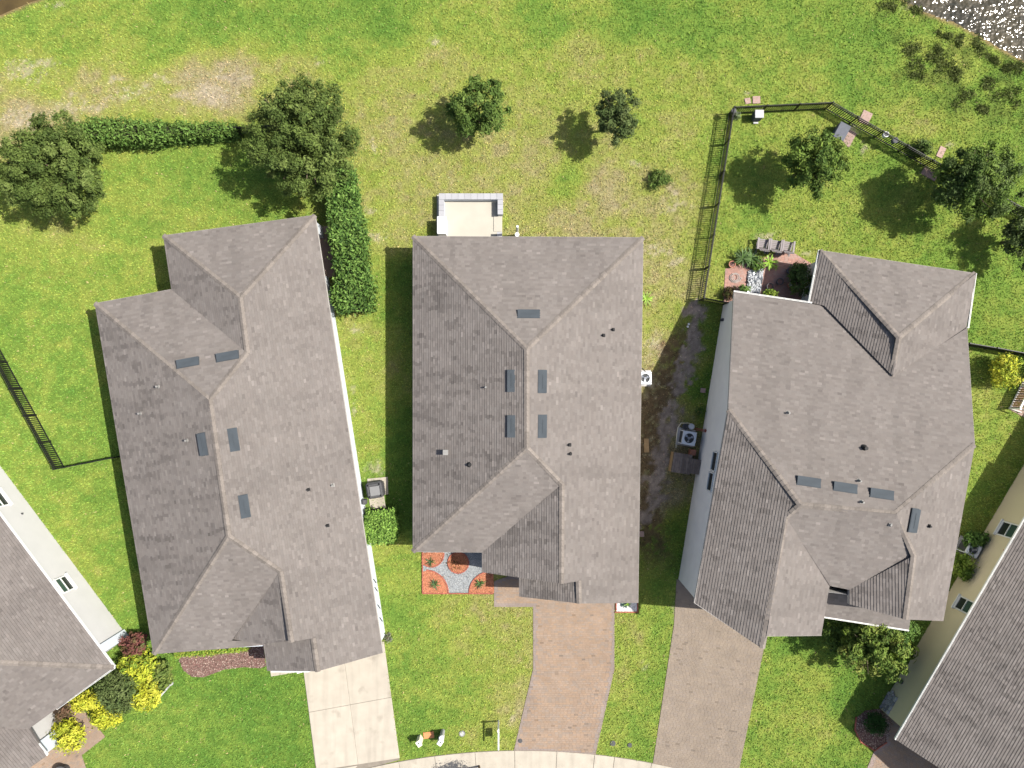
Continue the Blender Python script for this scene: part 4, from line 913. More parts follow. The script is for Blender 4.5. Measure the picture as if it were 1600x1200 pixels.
def rosette(name, label, px, py, key, L, W, droop, m, n=14, seed=1, group=None, z=.06, cat='plant'):
    R = random.Random(seed); t = thing(name, label, cat, Vector((*G(px, py), z)), 0, group); me = leaf_shape(key, L, W, droop, m)
    for i in range(n):
        o = obj('leaf', me, None, t); o.rotation_euler = (R.uniform(-.2, .2), R.uniform(-.35, .35), i * 2.399 + R.uniform(-.2, .2)); s = R.uniform(.7, 1.1); o.scale = (s, s, s)
    return t
M['dracaena'] = mat('dark_strap_leaf', (.045, .085, .022), .5, .3, .25, 5, objvar=.5); M['agave'] = mat('blue_green_leaf', (.04, .075, .055), .5, .3, .2, 5, objvar=.4); M['lime_leaf'] = mat('lime_strap_leaf', (.16, .26, .03), .5, .3, .2, 5, objvar=.35)
M['palm_leaf'] = mat('dark_palm_leaf', (.05, .09, .022), .5, .3, .2, 5, objvar=.4)
rosette('dracaena_plant', 'spiky plant in the small red bed at the top left of the gravel', 673, 877, 'dr', .42, .035, .35, M['dracaena'], 16, 1)
rosette('dracaena_plant', 'spiky plant in the red quarter bed at the bottom left of the gravel', 680, 912, 'dr', .42, .035, .35, M['dracaena'], 18, 2)
rosette('dracaena_plant', 'spiky plant in the red quarter bed beside the paved path', 750, 911, 'dr', .42, .035, .35, M['dracaena'], 18, 3)
rosette('agave_plant', 'green and blue leaved plant in the small white gravel bed', 976, 943, 'ag', .40, .06, .4, M['agave'], 14, 4)
rosette('agave_plant', 'bright yellow green plant beside the blue leaved plant in the white gravel bed', 979, 942, 'lm2', .28, .035, .3, M['lime_leaf'], 7, 5, z=.2)
rosette('fern_plant', 'bright green strap leaved plant against the right eave of the middle house', 1009, 466, 'lm', .62, .05, .5, M['lime_leaf'], 14, 6)
rosette('palm_plant', 'dark spiky palm at the left corner of the brick patio', 1158, 405, 'pl', .80, .055, .5, M['palm_leaf'], 34, 7, z=.3)
rosette('palm_plant', 'dark spiky palm right of the corner palm, edging the brick patio', 1172, 404, 'pl', .80, .055, .5, M['palm_leaf'], 26, 8, z=.3)
rosette('yucca_plant', 'bright yellow green spiky plant at the top edge of the brick patio', 1199, 411, 'lm', .62, .05, .5, M['lime_leaf'], 24, 9, z=.25)
rosette('yucca_plant', 'small yellow green spiky plant beside the larger one on the patio edge', 1209, 418, 'lm2', .28, .035, .3, M['lime_leaf'], 12, 10, z=.2)
tree('laurel_bush', 'low bright green bush between the palms and the yellow green spiky plant', 'bush', 1182, 412, .3, 13, 8, .3, BUSH[:3] + LIME[:1], 26, 34, .12, .10, 67, trunk=.03)
tree('laurel_bush', 'tall dark bush in shade against the wing wall of the right house', 'bush', 1250, 436, .9, 13, 24, .9, OAKG[:2] + DARK[:2], 60, 42, .14, .14, 68, trunk=.04)
tree('laurel_bush', 'lime green bush in front of the back eave of the right house', 'bush', 1203, 459, .8, 10, 7, .4, LIME[:3], 24, 36, .12, .08, 69, trunk=.03)
tree('laurel_bush', 'small green bush at the back eave beside the clear plastic sheet', 'bush', 1162, 453, .5, 8, 6, .4, BUSH[:3], 22, 34, .10, .08, 70, trunk=.03)
tree('copper_plant', 'brown and green potted plant at the back corner of the right house', 'plant', 1140, 459, .4, 10, 9, .35, [(.07, .04, .02), (.05, .035, .02), (.08, .10, .03), (.04, .03, .015)], 24, 30, .13, .10, 71, trunk=.03)

# ------------------------------------------------------------------ planting beds
def bits(name, polypx, n, size, pal, m, parent, seed, z=.03, hgt=.03, kind='stuff', excl=None):
    """loose mulch chips or gravel: small tilted chips"""
    rng = np.random.default_rng(seed); P = np.array(polypx); x = rng.uniform(P[:, 0].min(), P[:, 0].max(), n); y = rng.uniform(P[:, 1].min(), P[:, 1].max(), n); k = inside(polypx, x, y)
    if excl is not None: k &= ~excl(x, y)
    x, y = x[k], y[k]; n = len(x); pts = np.stack([(x - 800) * S, (600 - y) * S, z + rng.uniform(0, hgt, n)], -1); Nn = rng.normal(size=(n, 3)) * .35 + np.array((0, 0, 1.0)); pl = np.array(pal)
    o = leaf_mesh(name, pts, Nn, rng.uniform(size * .6, size * 1.4, n), pl[rng.integers(0, len(pl), n)] * rng.uniform(.7, 1.3, (n, 1)), parent, rng, .6, M['mulch_red']); o['kind'] = 'stuff'; return o
def flat(name, polypx, z, m, parent=None, z0=-.06):
    return obj(name, prism(bmesh.new(), [G(*p) for p in polypx], z0, z), m, parent)
GRV = [(.19, .205, .21), (.25, .26, .26), (.15, .165, .175), (.30, .30, .29)]; RDM = [(.36, .155, .090), (.31, .125, .07), (.42, .195, .12), (.25, .105, .06)]
M['gravel'] = mat('grey_gravel', (.20, .21, .215), .95, .1, .25, 14, .5, 40); M['redbase'] = mat('red_mulch_base', (.33, .13, .072), .95, .05, .2, 9, .4, 30); M['brown_mulch'] = mat('brown_mulch_base', (.13, .075, .065), .95, .05, .25, 9, .5, 30); M['white_gravel'] = mat('white_gravel', (.62, .60, .57), .9, .1, .12, 14, .5, 30)
gb = flat('gravel_bed', BED_C, .03, M['gravel']); tag(gb, kind='structure')
def circ(cx, cy, r, a0=0, a1=360, n=20): return [(cx + r * math.cos(rad(a0 + (a1 - a0) * i / n)), cy + r * math.sin(rad(a0 + (a1 - a0) * i / n))) for i in range(n + 1)]
beds = [('small', [(661, 863)] + [(694, 863)] + circ(674, 866, 19.5, -5, 125, 10) + [(661, 883)]), ('round', circ(716, 879, 16.2)[:-1]), ('left', [(661, 893)] + circ(665, 926, 35.5, -84, 0, 10) + [(661, 926)]), ('right', circ(766, 926, 33, 180, 278, 10) + [(772, 926)])]
LB = {'small': 'red mulch bed at the top left of the gravel, by the left roof corner', 'round': 'round red mulch bed half in the shade of the porch roof', 'left': 'red mulch quarter bed at the bottom left of the gravel', 'right': 'red mulch quarter bed between gravel and paved path'}
def edging(parent, pts, z=.07, l=.2, m=None, closed=False, w=.07):
    """row of single edging bricks along a pixel path"""
    P = [Vector((*G(*p), 0)) for p in pts]; me = None; L = 0; 
    segs = list(zip(P[:-1], P[1:])); pos = 0.0; me = LEAFME.get('brick')
    if me is None: bm = box((0, 0, 0), (.19, .075, .12), bevel=.01); me = bpy.data.meshes.new('brick'); bm.to_mesh(me); bm.free(); me.materials.append(M['stone_edge']); LEAFME['brick'] = me
    for a, b in segs:
        d = b - a; ln_ = d.length
        while pos < ln_:
            o = obj('brick', me, None, parent); o.location = a + d * (pos / ln_) - parent.location + Vector((0, 0, .03)); o.rotation_euler = (0, 0, math.atan2(d.y, d.x) + random.uniform(-.04, .04)); pos += .20
        pos -= ln_
    return parent
random.seed(3)
for key, poly in beds:
    t = thing('mulch_bed', LB[key], 'flower bed', (0, 0, 0)); flat('mulch_base', poly, .045, M['redbase'], t); bits('mulch', poly, 1500, .055, RDM, None, t, 300 + len(key), .05, .03)
    if key == 'round': edging(t, poly + [poly[0]])
    elif key == 'small': edging(t, circ(674, 866, 19.5, 0, 125, 10))
    elif key == 'left': edging(t, circ(665, 926, 35.5, -84, 0, 10))
    else: edging(t, circ(766, 926, 33, 180, 278, 10))
bits('gravel_stones', BED_C, 5200, .06, GRV, None, gb, 311, .035, .02, excl=lambda x, y: np.any([inside(q, x, y) for _, q in beds], axis=0))
t = thing('brick_edging', 'low red brick edging along the left and front of the gravel garden', 'edging'); edging(t, [(660, 860), (660.5, 927), (771, 927)])
t = thing('leaf_litter', 'few dry brown plants in the round red mulch bed', 'plant', Vector((*G(712, 880), .06)))
rng = np.random.default_rng(9); n = 160; P = rng.normal(size=(n, 3)) * np.array((.28, .28, .05)); P[:, 2] = np.abs(P[:, 2]) + .02; leaf_mesh('leaves', P, rng.normal(size=(n, 3)) + np.array((0, 0, .6)), rng.uniform(.07, .15, n), np.array([(.05, .04, .015), (.20, .10, .04), (.30, .16, .06)])[rng.integers(0, 3, n)], t, rng, .35)
wbd = thing('gravel_bed', 'small white gravel bed with brick edging at the right front corner of the middle house', 'flower bed'); flat('gravel_base', BED_W, .04, M['white_gravel'], wbd); bits('gravel', BED_W, 900, .06, [(.60, .58, .56), (.70, .68, .66), (.5, .49, .48)], None, wbd, 312, .045, .02); edging(wbd, [(962.5, 931), (962.5, 956), (996, 956), (996, 931)])
ma = thing('mulch_bed', 'curved brown pink mulch bed in front of the left house', 'flower bed'); flat('mulch_base', BED_A, .03, M['brown_mulch'], ma); bits('mulch', BED_A, 4200, .075, [(.14, .092, .075), (.22, .155, .13), (.09, .06, .05), (.28, .215, .18)], None, ma, 313, .035, .04)
mb = thing('mulch_bed', 'brown mulch bed at the front corner of the tan house', 'flower bed'); flat('mulch_base', BED_E, .03, M['brown_mulch'], mb); bits('mulch', BED_E, 2200, .075, [(.20, .13, .10), (.30, .22, .17), (.12, .08, .06), (.36, .28, .22)], None, mb, 314, .035, .04); edging(mb, [(1337, 1122), (1335, 1140), (1345, 1159), (1366, 1172), (1384, 1160)])

# ------------------------------------------------------------------ fences
def fence(label, pts, h=1.15, step=.135, bay=1.9, name='picket_fence'):
    t = thing(name, label, 'fence', Vector((*G(*pts[0]), 0))); P = [Vector((*G(*p), 0)) - t.location for p in pts]
    def share(key, mk):
        if key not in LEAFME: bm = mk(); me = bpy.data.meshes.new(key); bm.to_mesh(me); bm.free(); me.materials.append(M['black']); LEAFME[key] = me
        return LEAFME[key]
    pk = share('picket', lambda: box((0, 0, h / 2 + .02), (.042, .042, h - .1))); po = share('post', lambda: bbox(box((0, 0, h / 2), (.075, .075, h + .06)), (0, 0, h + .04), (.085, .085, .02)))
    for a, b in zip(P[:-1], P[1:]):
        d = b - a; L = d.length; az = math.atan2(d.y, d.x); nb = max(1, round(L / bay))
        for i in range(nb + (1 if b is P[-1] else 0)): o = obj('post', po, None, t); o.location = a + d * (i / nb); o.rotation_euler = (0, 0, az)
        n = int(L / step)
        for i in range(1, n): o = obj('picket', pk, None, t); o.location = a + d * (i / n); o.rotation_euler = (0, 0, az)
        for i in range(nb):
            p, q = a + d * (i / nb), a + d * ((i + 1) / nb)
            for z in (h - .04, h - .24, .12): obj('rail', bar(bmesh.new(), p + Vector((0, 0, z)), q + Vector((0, 0, z)), .05, .045), M['black'], t)
    return t
fence('black metal picket fence enclosing the back yard of the right house', [(1130, 476), (1093, 469), (1139, 178), (1289, 171), (1442, 259), (1625, 356)])
fence('short black picket fence right of the two storey house, above the yellow bush', [(1455, 531), (1540, 545), (1630, 562)])
fence('black picket fence on the lawn between left house and bottom left house', [(-10, 525), (102, 730), (188, 713)])
fence('black picket fence panel at the end of the hedge beside the tallest oak', [(355, 210), (440, 206)])

# slatted low railing by the right edge
t = thing('slatted_railing', 'brown slatted railing with white rails at the right edge beside the yellow bush', 'railing', Vector((*G(1577, 638), 0)))
A = Vector((*G(1577, 638), 0)) - t.location; B = Vector((*G(1612, 568), 0)) - t.location; d = B - A
for z in (.08, .92): obj('rail', bar(bmesh.new(), A + Vector((0, 0, z)), B + Vector((0, 0, z)), .09, .09), M['trim'], t)
for i in range(20): obj('slat', bar(bmesh.new(), A + d * ((i + .5) / 20) + Vector((0, 0, .1)), A + d * ((i + .5) / 20) + Vector((0, 0, .9)), .12, .025), M['wood_tan'] if i % 3 else M['wood'], t)
for f in (0, .5, 1): obj('post', bar(bmesh.new(), A + d * f, A + d * f + Vector((0, 0, 1.02)), .1), M['trim'], t)
obj('end_rail', bar(bmesh.new(), A + Vector((0, 0, .08)), A + Vector((.7, -.25, .08)), .08), M['trim_grey'], t); obj('end_rail', bar(bmesh.new(), A + Vector((0, 0, .95)), A + Vector((.7, -.25, .95)), .06), M['black'], t)
flat('lanai_floor', [(1577, 640), (1608, 575), (1680, 612), (1652, 680)], .03, M['pink_paver']); tag(bpy.data.objects['lanai_floor.001'], kind='structure')

# ------------------------------------------------------------------ patio behind the middle house
pt = thing('walled_patio', 'cream patio with low grey topped wall behind the middle house', 'patio', (0, 0, 0))
flat('patio_floor', [(683, 305), (785, 305), (784.5, 392), (683, 392)], .10, M['patio'], pt)
def blk(name, x0, y0, x1, y1, h, m, cap=None):
    a, b = PX(x0, y0, h), PX(x1, y1, h); c = (a + b) / 2
    body = obj(name, box((c.x, c.y, (h - .06) / 2), (abs(b.x - a.x) - .04, abs(b.y - a.y) - .04, h - .06)), m, pt)
    if cap: return body
    return body
def capstones(x0, y0, x1, y1, h, n, m):
    a, b = PX(x0, y0, h), PX(x1, y1, h); lx = abs(b.x - a.x) > abs(b.y - a.y)
    for i in range(n):
        f0, f1 = i / n, (i + 1) / n
        if lx: c = Vector((a.x + (b.x - a.x) * (f0 + f1) / 2, (a.y + b.y) / 2, h - .03)); s = (abs(b.x - a.x) / n - .008, abs(b.y - a.y), .06)
        else: c = Vector(((a.x + b.x) / 2, a.y + (b.y - a.y) * (f0 + f1) / 2, h - .03)); s = (abs(b.x - a.x), abs(b.y - a.y) / n - .008, .06)
        obj('cap_stone', box(c, s, bevel=.006), m, pt)
HW = .62
for nm, r, n in (('low_wall', (685.5, 302, 786, 311.5), 10), ('low_wall', (685.5, 311.6, 694, 338), 3), ('low_wall', (777.5, 311.6, 786, 335), 3)):
    blk(nm, *r, HW, M['wall_white']); capstones(*r, HW, n, M['cap_stone'])
blk('counter', 683, 338, 697, 365, .98, M['white']); capstones(683, 338, 697, 365, .98, 1, M['white'])
blk('counter', 776.5, 362, 784.5, 392, .62, M['white']); capstones(776.5, 362, 784.5, 392, .62, 2, M['cap_stone'])
blk('step', 771, 337, 784, 361.5, .20, M['patio'])
bm = bmesh.new(); c = PX(808, 369, 0)
cyl(bm, Vector((c.x, c.y + .04, 1.3)), .07, 2.6, 12); obj('downspout', bm, M['trim'], hc)
bm = bmesh.new(); cc_ = PX(808, 369, 2.7); cyl(bm, cc_ + Vector((0, .1, -.05)), .13, .12, 14); cyl(bm, cc_ + Vector((0, .1, .012)), .06, .02, 10); obj('floodlight', bm, M['trim'], hc)

# ------------------------------------------------------------------ air conditioners and side-yard things
def condenser(label, px, py, rz=0.0, w=.82, h=.85, casing=None, z=.05):
    t = thing('air_conditioner', label, 'air conditioner', Vector((*G(px, py), 0)), rz); m = casing or M['ac_grey']
    obj('pad', box((0, 0, .04), (w + .25, w + .25, .09), bevel=.01), M['concrete_grey'], t)
    obj('coil', box((0, 0, h / 2 + .06), (w - .05, w - .05, h - .1)), M['ac_dark'], t)
    bm = bmesh.new()
    for sx in (-1, 1):
        for sy in (-1, 1): bbox(bm, (sx * (w / 2 - .03), sy * (w / 2 - .03), h / 2 + .08), (.07, .07, h))
    seg = 24; r = w * .36; top = h + .1; hw = w / 2
    ring = [bm.verts.new((r * math.cos(i * 2 * math.pi / seg), r * math.sin(i * 2 * math.pi / seg), top)) for i in range(seg)]; outv = []
    for i in range(seg):
        a = i * 2 * math.pi / seg; k = 1 / max(abs(math.cos(a)), abs(math.sin(a))); k = min(k, 1.32); outv.append(bm.verts.new((hw * k * math.cos(a), hw * k * math.sin(a), top)))
    low = [bm.verts.new((v.co.x, v.co.y, top - .1)) for v in outv]; inn = [bm.verts.new((v.co.x, v.co.y, top - .12)) for v in ring]
    for i in range(seg):
        j = (i + 1) % seg; bm.faces.new((ring[i], outv[i], outv[j], ring[j])); bm.faces.new((outv[i], low[i], low[j], outv[j])); bm.faces.new((ring[j], inn[j], inn[i], ring[i]))
    obj('casing', bm, m, t)
    bm = bmesh.new(); cyl(bm, (0, 0, top - .16), r, .02, 24); obj('fan_well', bm, M['ac_dark'], t)
    fan = obj('fan', cyl(bmesh.new(), (0, 0, top - .07), r * .26, .08, 14), M['ac_blade'], t)
    for i in range(3):
        bm = bmesh.new(); a = i * 2.094 + .5; v = []
        for rr_, aa, zz_ in ((.25, -.2, .02), (.92, -.35, .03), (.95, .35, -.02), (.3, .3, -.02)): v.append(bm.verts.new((r * rr_ * math.cos(a + aa), r * rr_ * math.sin(a + aa), top - .09 + zz_)))
        f = bm.faces.new(v); ex = bmesh.ops.extrude_face_region(bm, geom=[f]); bmesh.ops.translate(bm, verts=[g for g in ex['geom'] if isinstance(g, bmesh.types.BMVert)], vec=(0, 0, .01)); obj('blade', bm, M['ac_blade'], fan)
    bm = bmesh.new()
    for k in (.5, .8, 1.0):
        for i in range(20):
            a0, a1 = i * .314, (i + 1) * .314; bar(bm, (r * k * math.cos(a0), r * k * math.sin(a0), top - .005), (r * k * math.cos(a1), r * k * math.sin(a1), top - .005), .006)
    for i in range(6): a = i * 1.047; bar(bm, (0, 0, top - .005), (r * math.cos(a), r * math.sin(a), top - .005), .006)
    obj('grille', bm, M['ac_dark'], t); return t
condenser('pale condenser with round fan at the right eave of the middle house', 1004, 591, 0, .76)
condenser('grey condenser with round fan among pots beside the right house wall', 1071, 683, rad(-10), .84)
condenser('grey condenser in shade between green bushes beside the tan wall', 1506, 854, rad(-28), .80)
bm = bmesh.new(); tube(bm, [(*G(985, 574), .5), (*G(1002, 576), .4), (*G(1008, 582), .3)], [.03, .03, .03]); tag(obj('insulated_pipe', bm, M['pipe_dark']), 'black insulated pipe running from the middle house wall to the condenser', 'pipe')
# covered unit by the left house
t = thing('air_conditioner', 'black air conditioner with plain grey square lid beside the left house', 'air conditioner', Vector((*G(589, 763), 0)), rad(9))
flat('unit_pad', [(574, 748), (606, 745), (607, 772), (577, 775)], .06, M['concrete'], None); tag(bpy.data.objects['unit_pad'], kind='structure')
flat('stepping_slab', [(576, 776), (600, 774), (604, 800), (581, 803)], .05, M['concrete'], None); tag(bpy.data.objects['stepping_slab'], kind='structure')
bm = box((0, 0, .48), (1.02, 1.0, .8), bevel=.12); obj('casing', bm, M['iron'], t); obj('lid', box((.03, -.03, .93), (.60, .58, .05), bevel=.02), M['lid'], t)
bm = bmesh.new()
for i in range(4):
    a = i * math.pi / 2; bbox(bm, (.35 * math.cos(a), .35 * math.sin(a), .90), (.10 if i % 2 == 0 else .78, .78 if i % 2 == 0 else .10, .06))
obj('rim', bm, M['iron'], t)
for i in range(8): obj('louvre', box((.52, -.35 + i * .1, .5), (.02, .05, .7)), M['iron'], t)
tag(obj('wall_box', box(PX(577, 782, 0) + Vector((-.12, .05, .75)), (.22, .3, .5), bevel=.02), M['iron']), 'dark meter box on the left house wall below the black air conditioner', 'box')

# wooden boxes, pots and tools by the right house
t = thing('wooden_box', 'wider weathered grey plank box beside the right house wall', 'box', Vector((*G(1061, 722), 0)), rad(-9))
obj('body', box((0, 0, .36), (1.05, 1.1, .72)), M['iron'], t)
for i in range(8): obj('plank', box((-.50 + i * .143, 0, .75), (.135, 1.22, .05), bevel=.006), M['wood'], t)
obj('side_board', box((-.62, 0, .5), (.06, 1.2, .5)), M['wood_tan'], t)
t = thing('wooden_box', 'smaller pale plank box pushed against the right house wall', 'box', Vector((*G(1077, 726), 0)), rad(-9)); obj('body', box((0, 0, .4), (.72, .8, .8)), M['iron'], t)
for i in range(6): obj('plank', box((-.36 + i * .145, 0, .83), (.137, .92, .05), bevel=.006), M['wood'], t)
t = thing('flower_pot', 'square reddish pot between the condenser and the plank boxes', 'pot', Vector((*G(1080, 706), 0)), rad(-8)); bm = box((0, 0, .25), (.36, .36, .5), bevel=.02); obj('body', bm, M['terracotta'], t); obj('soil', box((0, 0, .505), (.30, .30, .02)), M['terracotta'], t)
def pot(label, px, py, r, h, m, soil=None, plant=None):
    t = thing('flower_pot', label, 'pot', Vector((*G(px, py), 0))); bm = bmesh.new(); seg = 16; prof = [(r * .75, 0), (r, h), (r * 1.08, h), (r * 1.08, h - .05), (r * .88, h - .05)] ; prof = [(r * .72, 0), (r * .98, h * .9), (r * 1.08, h * .9), (r * 1.08, h), (r * .86, h), (r * .82, h - .06)]
    rings = [[bm.verts.new((p[0] * math.cos(i * 2 * math.pi / seg), p[0] * math.sin(i * 2 * math.pi / seg), p[1])) for i in range(seg)] for p in prof]
    for a, b in zip(rings[:-1], rings[1:]):
        for i in range(seg): bm.faces.new((a[i], a[(i + 1) % seg], b[(i + 1) % seg], b[i]))
    bm.faces.new(rings[-1]); bm.faces.new(rings[0][::-1]); obj('body', bm, m, t); bm = bmesh.new(); cyl(bm, (0, 0, h - .055), r * .8, .02, 14); obj('soil', bm, soil or M['brown_mulch'], t); return t
pot('round black pot with bent pipe end above the condenser by the right house', 1069, 666, .17, .35, M['slate_box'], M['iron'])
pot('round white topped bucket above the condenser by the right house', 1078, 666, .17, .4, M['ac_grey'], M['white'])
bm = bmesh.new(); bar(bm, (*G(1086, 669), .1), (*G(1099, 671.5), .9), .06); bar(bm, (*G(1086, 671.5), .1), (*G(1098, 673), .85), .05); bar(bm, (*G(1096.5, 669.5), .8), (*G(1097, 674), .8), .09); tag(obj('hand_truck', bm, M['stone_edge']), 'dark red hand truck leaning on the right house wall', 'hand truck')
bm = bmesh.new(); tube(bm, [(*G(1056, 700), .04), (*G(1057, 680), .05), (*G(1059, 668), .05), (*G(1064, 661), .05), (*G(1074, 661), .05), (*G(1082, 663), .05)], [.03] * 6); tag(obj('drain_pipe', bm, M['cream_box']), 'cream pipe curving round the pots and condenser of the right house', 'pipe')
tag(obj('timber_board', box((*G(1010, 696), .05), (.30, .86, .08), rad(2), .01), M['wood_tan']), 'yellow timber board lying on shaded grass between middle and right houses', 'board')
tag(obj('brick_block', box((*G(1098, 610), .06), (.30, .28, .12), rad(-5), .01), M['pink_paver']), 'pink paver block lying beside the right house wall', 'block')
tag(obj('brick_block', box((*G(1001, 834), .06), (.40, .34, .12), 0, .01), M['pink_paver']), 'grey pink paver block under the right eave of the middle house', 'block')
for i, (px, py, lab) in enumerate([(1076, 506.5, 'upper white stone on the mud patch below the fence'), (1074.5, 510.5, 'lower white stone on the mud patch below the fence')]): 
    bm = bmesh.new(); bmesh.ops.create_icosphere(bm, subdivisions=2, radius=.075, matrix=Matrix.Translation((*G(px, py), .04))); tag(obj('white_stone', bm, M['white']), lab, 'stone')

# patio things behind the right house
rng = np.random.default_rng(8); nx_, ny_ = 22, 26; u_, v_ = np.meshgrid(np.linspace(0, 1, nx_), np.linspace(0, 1, ny_)); q0, q1, q2, q3 = [np.array(G(*p)) for p in ((1168, 424), (1194, 416), (1186, 462), (1166, 462))]
xy = (q0 * (1 - u_)[..., None] + q1 * u_[..., None]) * (1 - v_)[..., None] + (q3 * (1 - u_)[..., None] + q2 * u_[..., None]) * v_[..., None]; zz = .07 + .40 * np.abs(fbm(xy[..., 0] * 5, xy[..., 1] * 5, 15, 4) - .5) * 2
Vp = np.concatenate([xy, zz[..., None]], -1).reshape(-1, 3); Vp[:, :2] += rng.normal(size=(len(Vp), 2)) * .012; ii = (np.arange(ny_ - 1)[:, None] * nx_ + np.arange(nx_ - 1)[None, :]).ravel()
tag(mesh_np('plastic_sheet', Vp, np.stack([ii, ii + 1, ii + nx_ + 1, ii + nx_], -1), None, M['film']), 'crumpled clear plastic sheet lying on the brick patio', 'sheet')
pot('dark round pot near the wing wall on the shaded patio', 1232, 424, .22, .4, M['slate_box']); pot('terracotta pot in the middle of the shaded patio by the dark bush', 1233, 446, .2, .35, M['terracotta'], M['cream_box']); pot('black pot standing alone on the shaded patio', 1216, 441, .2, .35, M['iron']); pot('black pot beside the lime bush on the shaded patio', 1200, 449, .2, .4, M['iron']); pot('terracotta saucer pot at the left end of the patio by the corner palm', 1142, 414, .2, .3, M['terracotta'])
# curved garden hose on the patio
bm = bmesh.new(); pts = [(*G(1148 + 10 * math.cos(a * .7) * (1 - a * .03), 434 + 8 * math.sin(a * .7) * (1 - a * .02)), .06 + .004 * a) for a in range(24)]; tube(bm, pts, [.02] * 24, 5); tag(obj('garden_hose', bm, M['trim_grey']), 'coiled grey garden hose on the sunny end of the brick patio', 'hose')

# three reclining garden chairs
def chair(label, px, py, rz):
    t = thing('garden_chair', label, 'chair', Vector((*G(px, py), 0)), rz, 'taupe garden chairs lined up behind the right house'); m = M['chair']
    for i in range(5): obj('seat_slat', box((0, .30 - i * .105, .36 - i * .018), (.52, .095, .03), Matrix.Rotation(.17, 3, 'X'), .006), m, t)
    for i in range(5):
        x = -.23 + i * .115; L = .82 - abs(i - 2) * .06; obj('back_slat', bar(bmesh.new(), (x * .9, -.20, .30), (x * 1.12, -.20 - L * .42, .30 + L * .9), .105, .025), m, t)
    obj('back_rail', bar(bmesh.new(), (-.27, -.38, .66), (.27, -.38, .66), .06, .03), m, t)
    for s in (-1, 1):
        obj('armrest', box((s * .34, .02, .56), (.13, .72, .03), None, .012), m, t)
        obj('leg', bar(bmesh.new(), (s * .31, .34, 0), (s * .31, .32, .55), .09, .035), m, t); obj('leg', bar(bmesh.new(), (s * .29, .34, .36), (s * .29, -.48, .02), .10, .03), m, t); obj('leg', bar(bmesh.new(), (s * .31, -.30, .0), (s * .31, -.28, .55), .07, .035), m, t)
    return t
chair('leftmost taupe garden chair behind the right house', 1188.5, 384, rad(-6)); chair('middle taupe garden chair of the row of three', 1207.5, 386, rad(-8)); chair('rightmost taupe garden chair, nearest the wing roof', 1226.5, 388, rad(-8))

# things along the black fence
def on_lawn(name, label, cat, px, py, s, m, rz=0, z=.03): return tag(obj(name, box((*G(px, py), z), s, rz, .01), m), label, cat)
on_lawn('paving_slab', 'pale square paver outside the fence corner, left of the pink one', 'paver', 1168, 158, (.36, .36, .06), M['pink_paver'], .2); on_lawn('paving_slab', 'pink square paver outside the fence corner, beside the pale one', 'paver', 1181.5, 156.5, (.48, .46, .08), M['pink_paver'], .02)
on_lawn('paving_slab', 'large pink paver outside the sloping part of the black fence', 'paver', 1352, 184, (.62, .8, .06), M['pink_paver'], rad(-25)); on_lawn('paving_slab', 'pinkish paver outside the fence just above the large right tree', 'paver', 1470, 238, (.4, .7, .06), M['pink_paver'], rad(-25))
on_lawn('paving_slab', 'tan paver beneath the grey deck box by the fence', 'paver', 1318, 212, (1.3, 1.0, .04), M['pink_paver'], rad(-28), .02)
on_lawn('paving_slab', 'tan paver inside the fence at the foot of the large right tree', 'paver', 1452, 272, (1.0, .5, .05), M['pink_paver'], rad(-30))
t = thing('utility_box', 'pale grey box on a post inside the fence corner', 'box', Vector((*G(1180, 185), 0))); obj('cabinet', box((0, 0, .40), (.5, .46, .64), None, .02), M['slate_box'], t); obj('lid', box((0, 0, .75), (.54, .5, .06), None, .015), M['grey_box'], t); obj('bracket', box((0, -.32, .1), (.3, .1, .06)), M['grey_box'], t)
t = thing('deck_box', 'slate grey deck box standing slanted inside the black fence', 'box', Vector((*G(1307, 212), 0)), rad(-28)); obj('body', box((0, 0, .35), (.66, 1.0, .7), None, .04), M['slate_box'], t); obj('lid', box((0, 0, .74), (.72, 1.06, .08), None, .03), M['slate_box'], t); obj('handle', box((0, -.54, .6), (.2, .04, .05)), M['iron'], t)
def hanging(label, px, py, m, rr_):
    t = thing('hanging_pot', label, 'pot', Vector((*G(px, py), 0))); bm = bmesh.new(); cyl(bm, (0, 0, .92), rr_ * .8, .3, 14, r2=rr_); obj('body', bm, m, t); bm = bmesh.new(); cyl(bm, (0, 0, 1.08), rr_ * .82, .02, 12); obj('soil', bm, M['iron'], t); bm = bmesh.new(); bar(bm, (-.05, .05, 1.0), (.1, .22, 1.12), .03); obj('hook', bm, M['black'], t); return t
hanging('white lamp shaped pot hung on the sloping fence', 1371, 219, M['white'], .17); hanging('dark blue pot hung on the sloping fence right of the white one', 1385, 228, M['slate_box'], .18); hanging('black pot hung on the fence corner above the tree shadow', 1138.5, 183, M['iron'], .16)
tree('grey_shrub', 'tiny silvery plant at the inside fence corner', 'plant', 1150, 180, .25, 6, 6, .25, [(.24, .27, .2), (.12, .16, .08), (.06, .09, .03)], 14, 26, .10, .07, 80, trunk=.02)

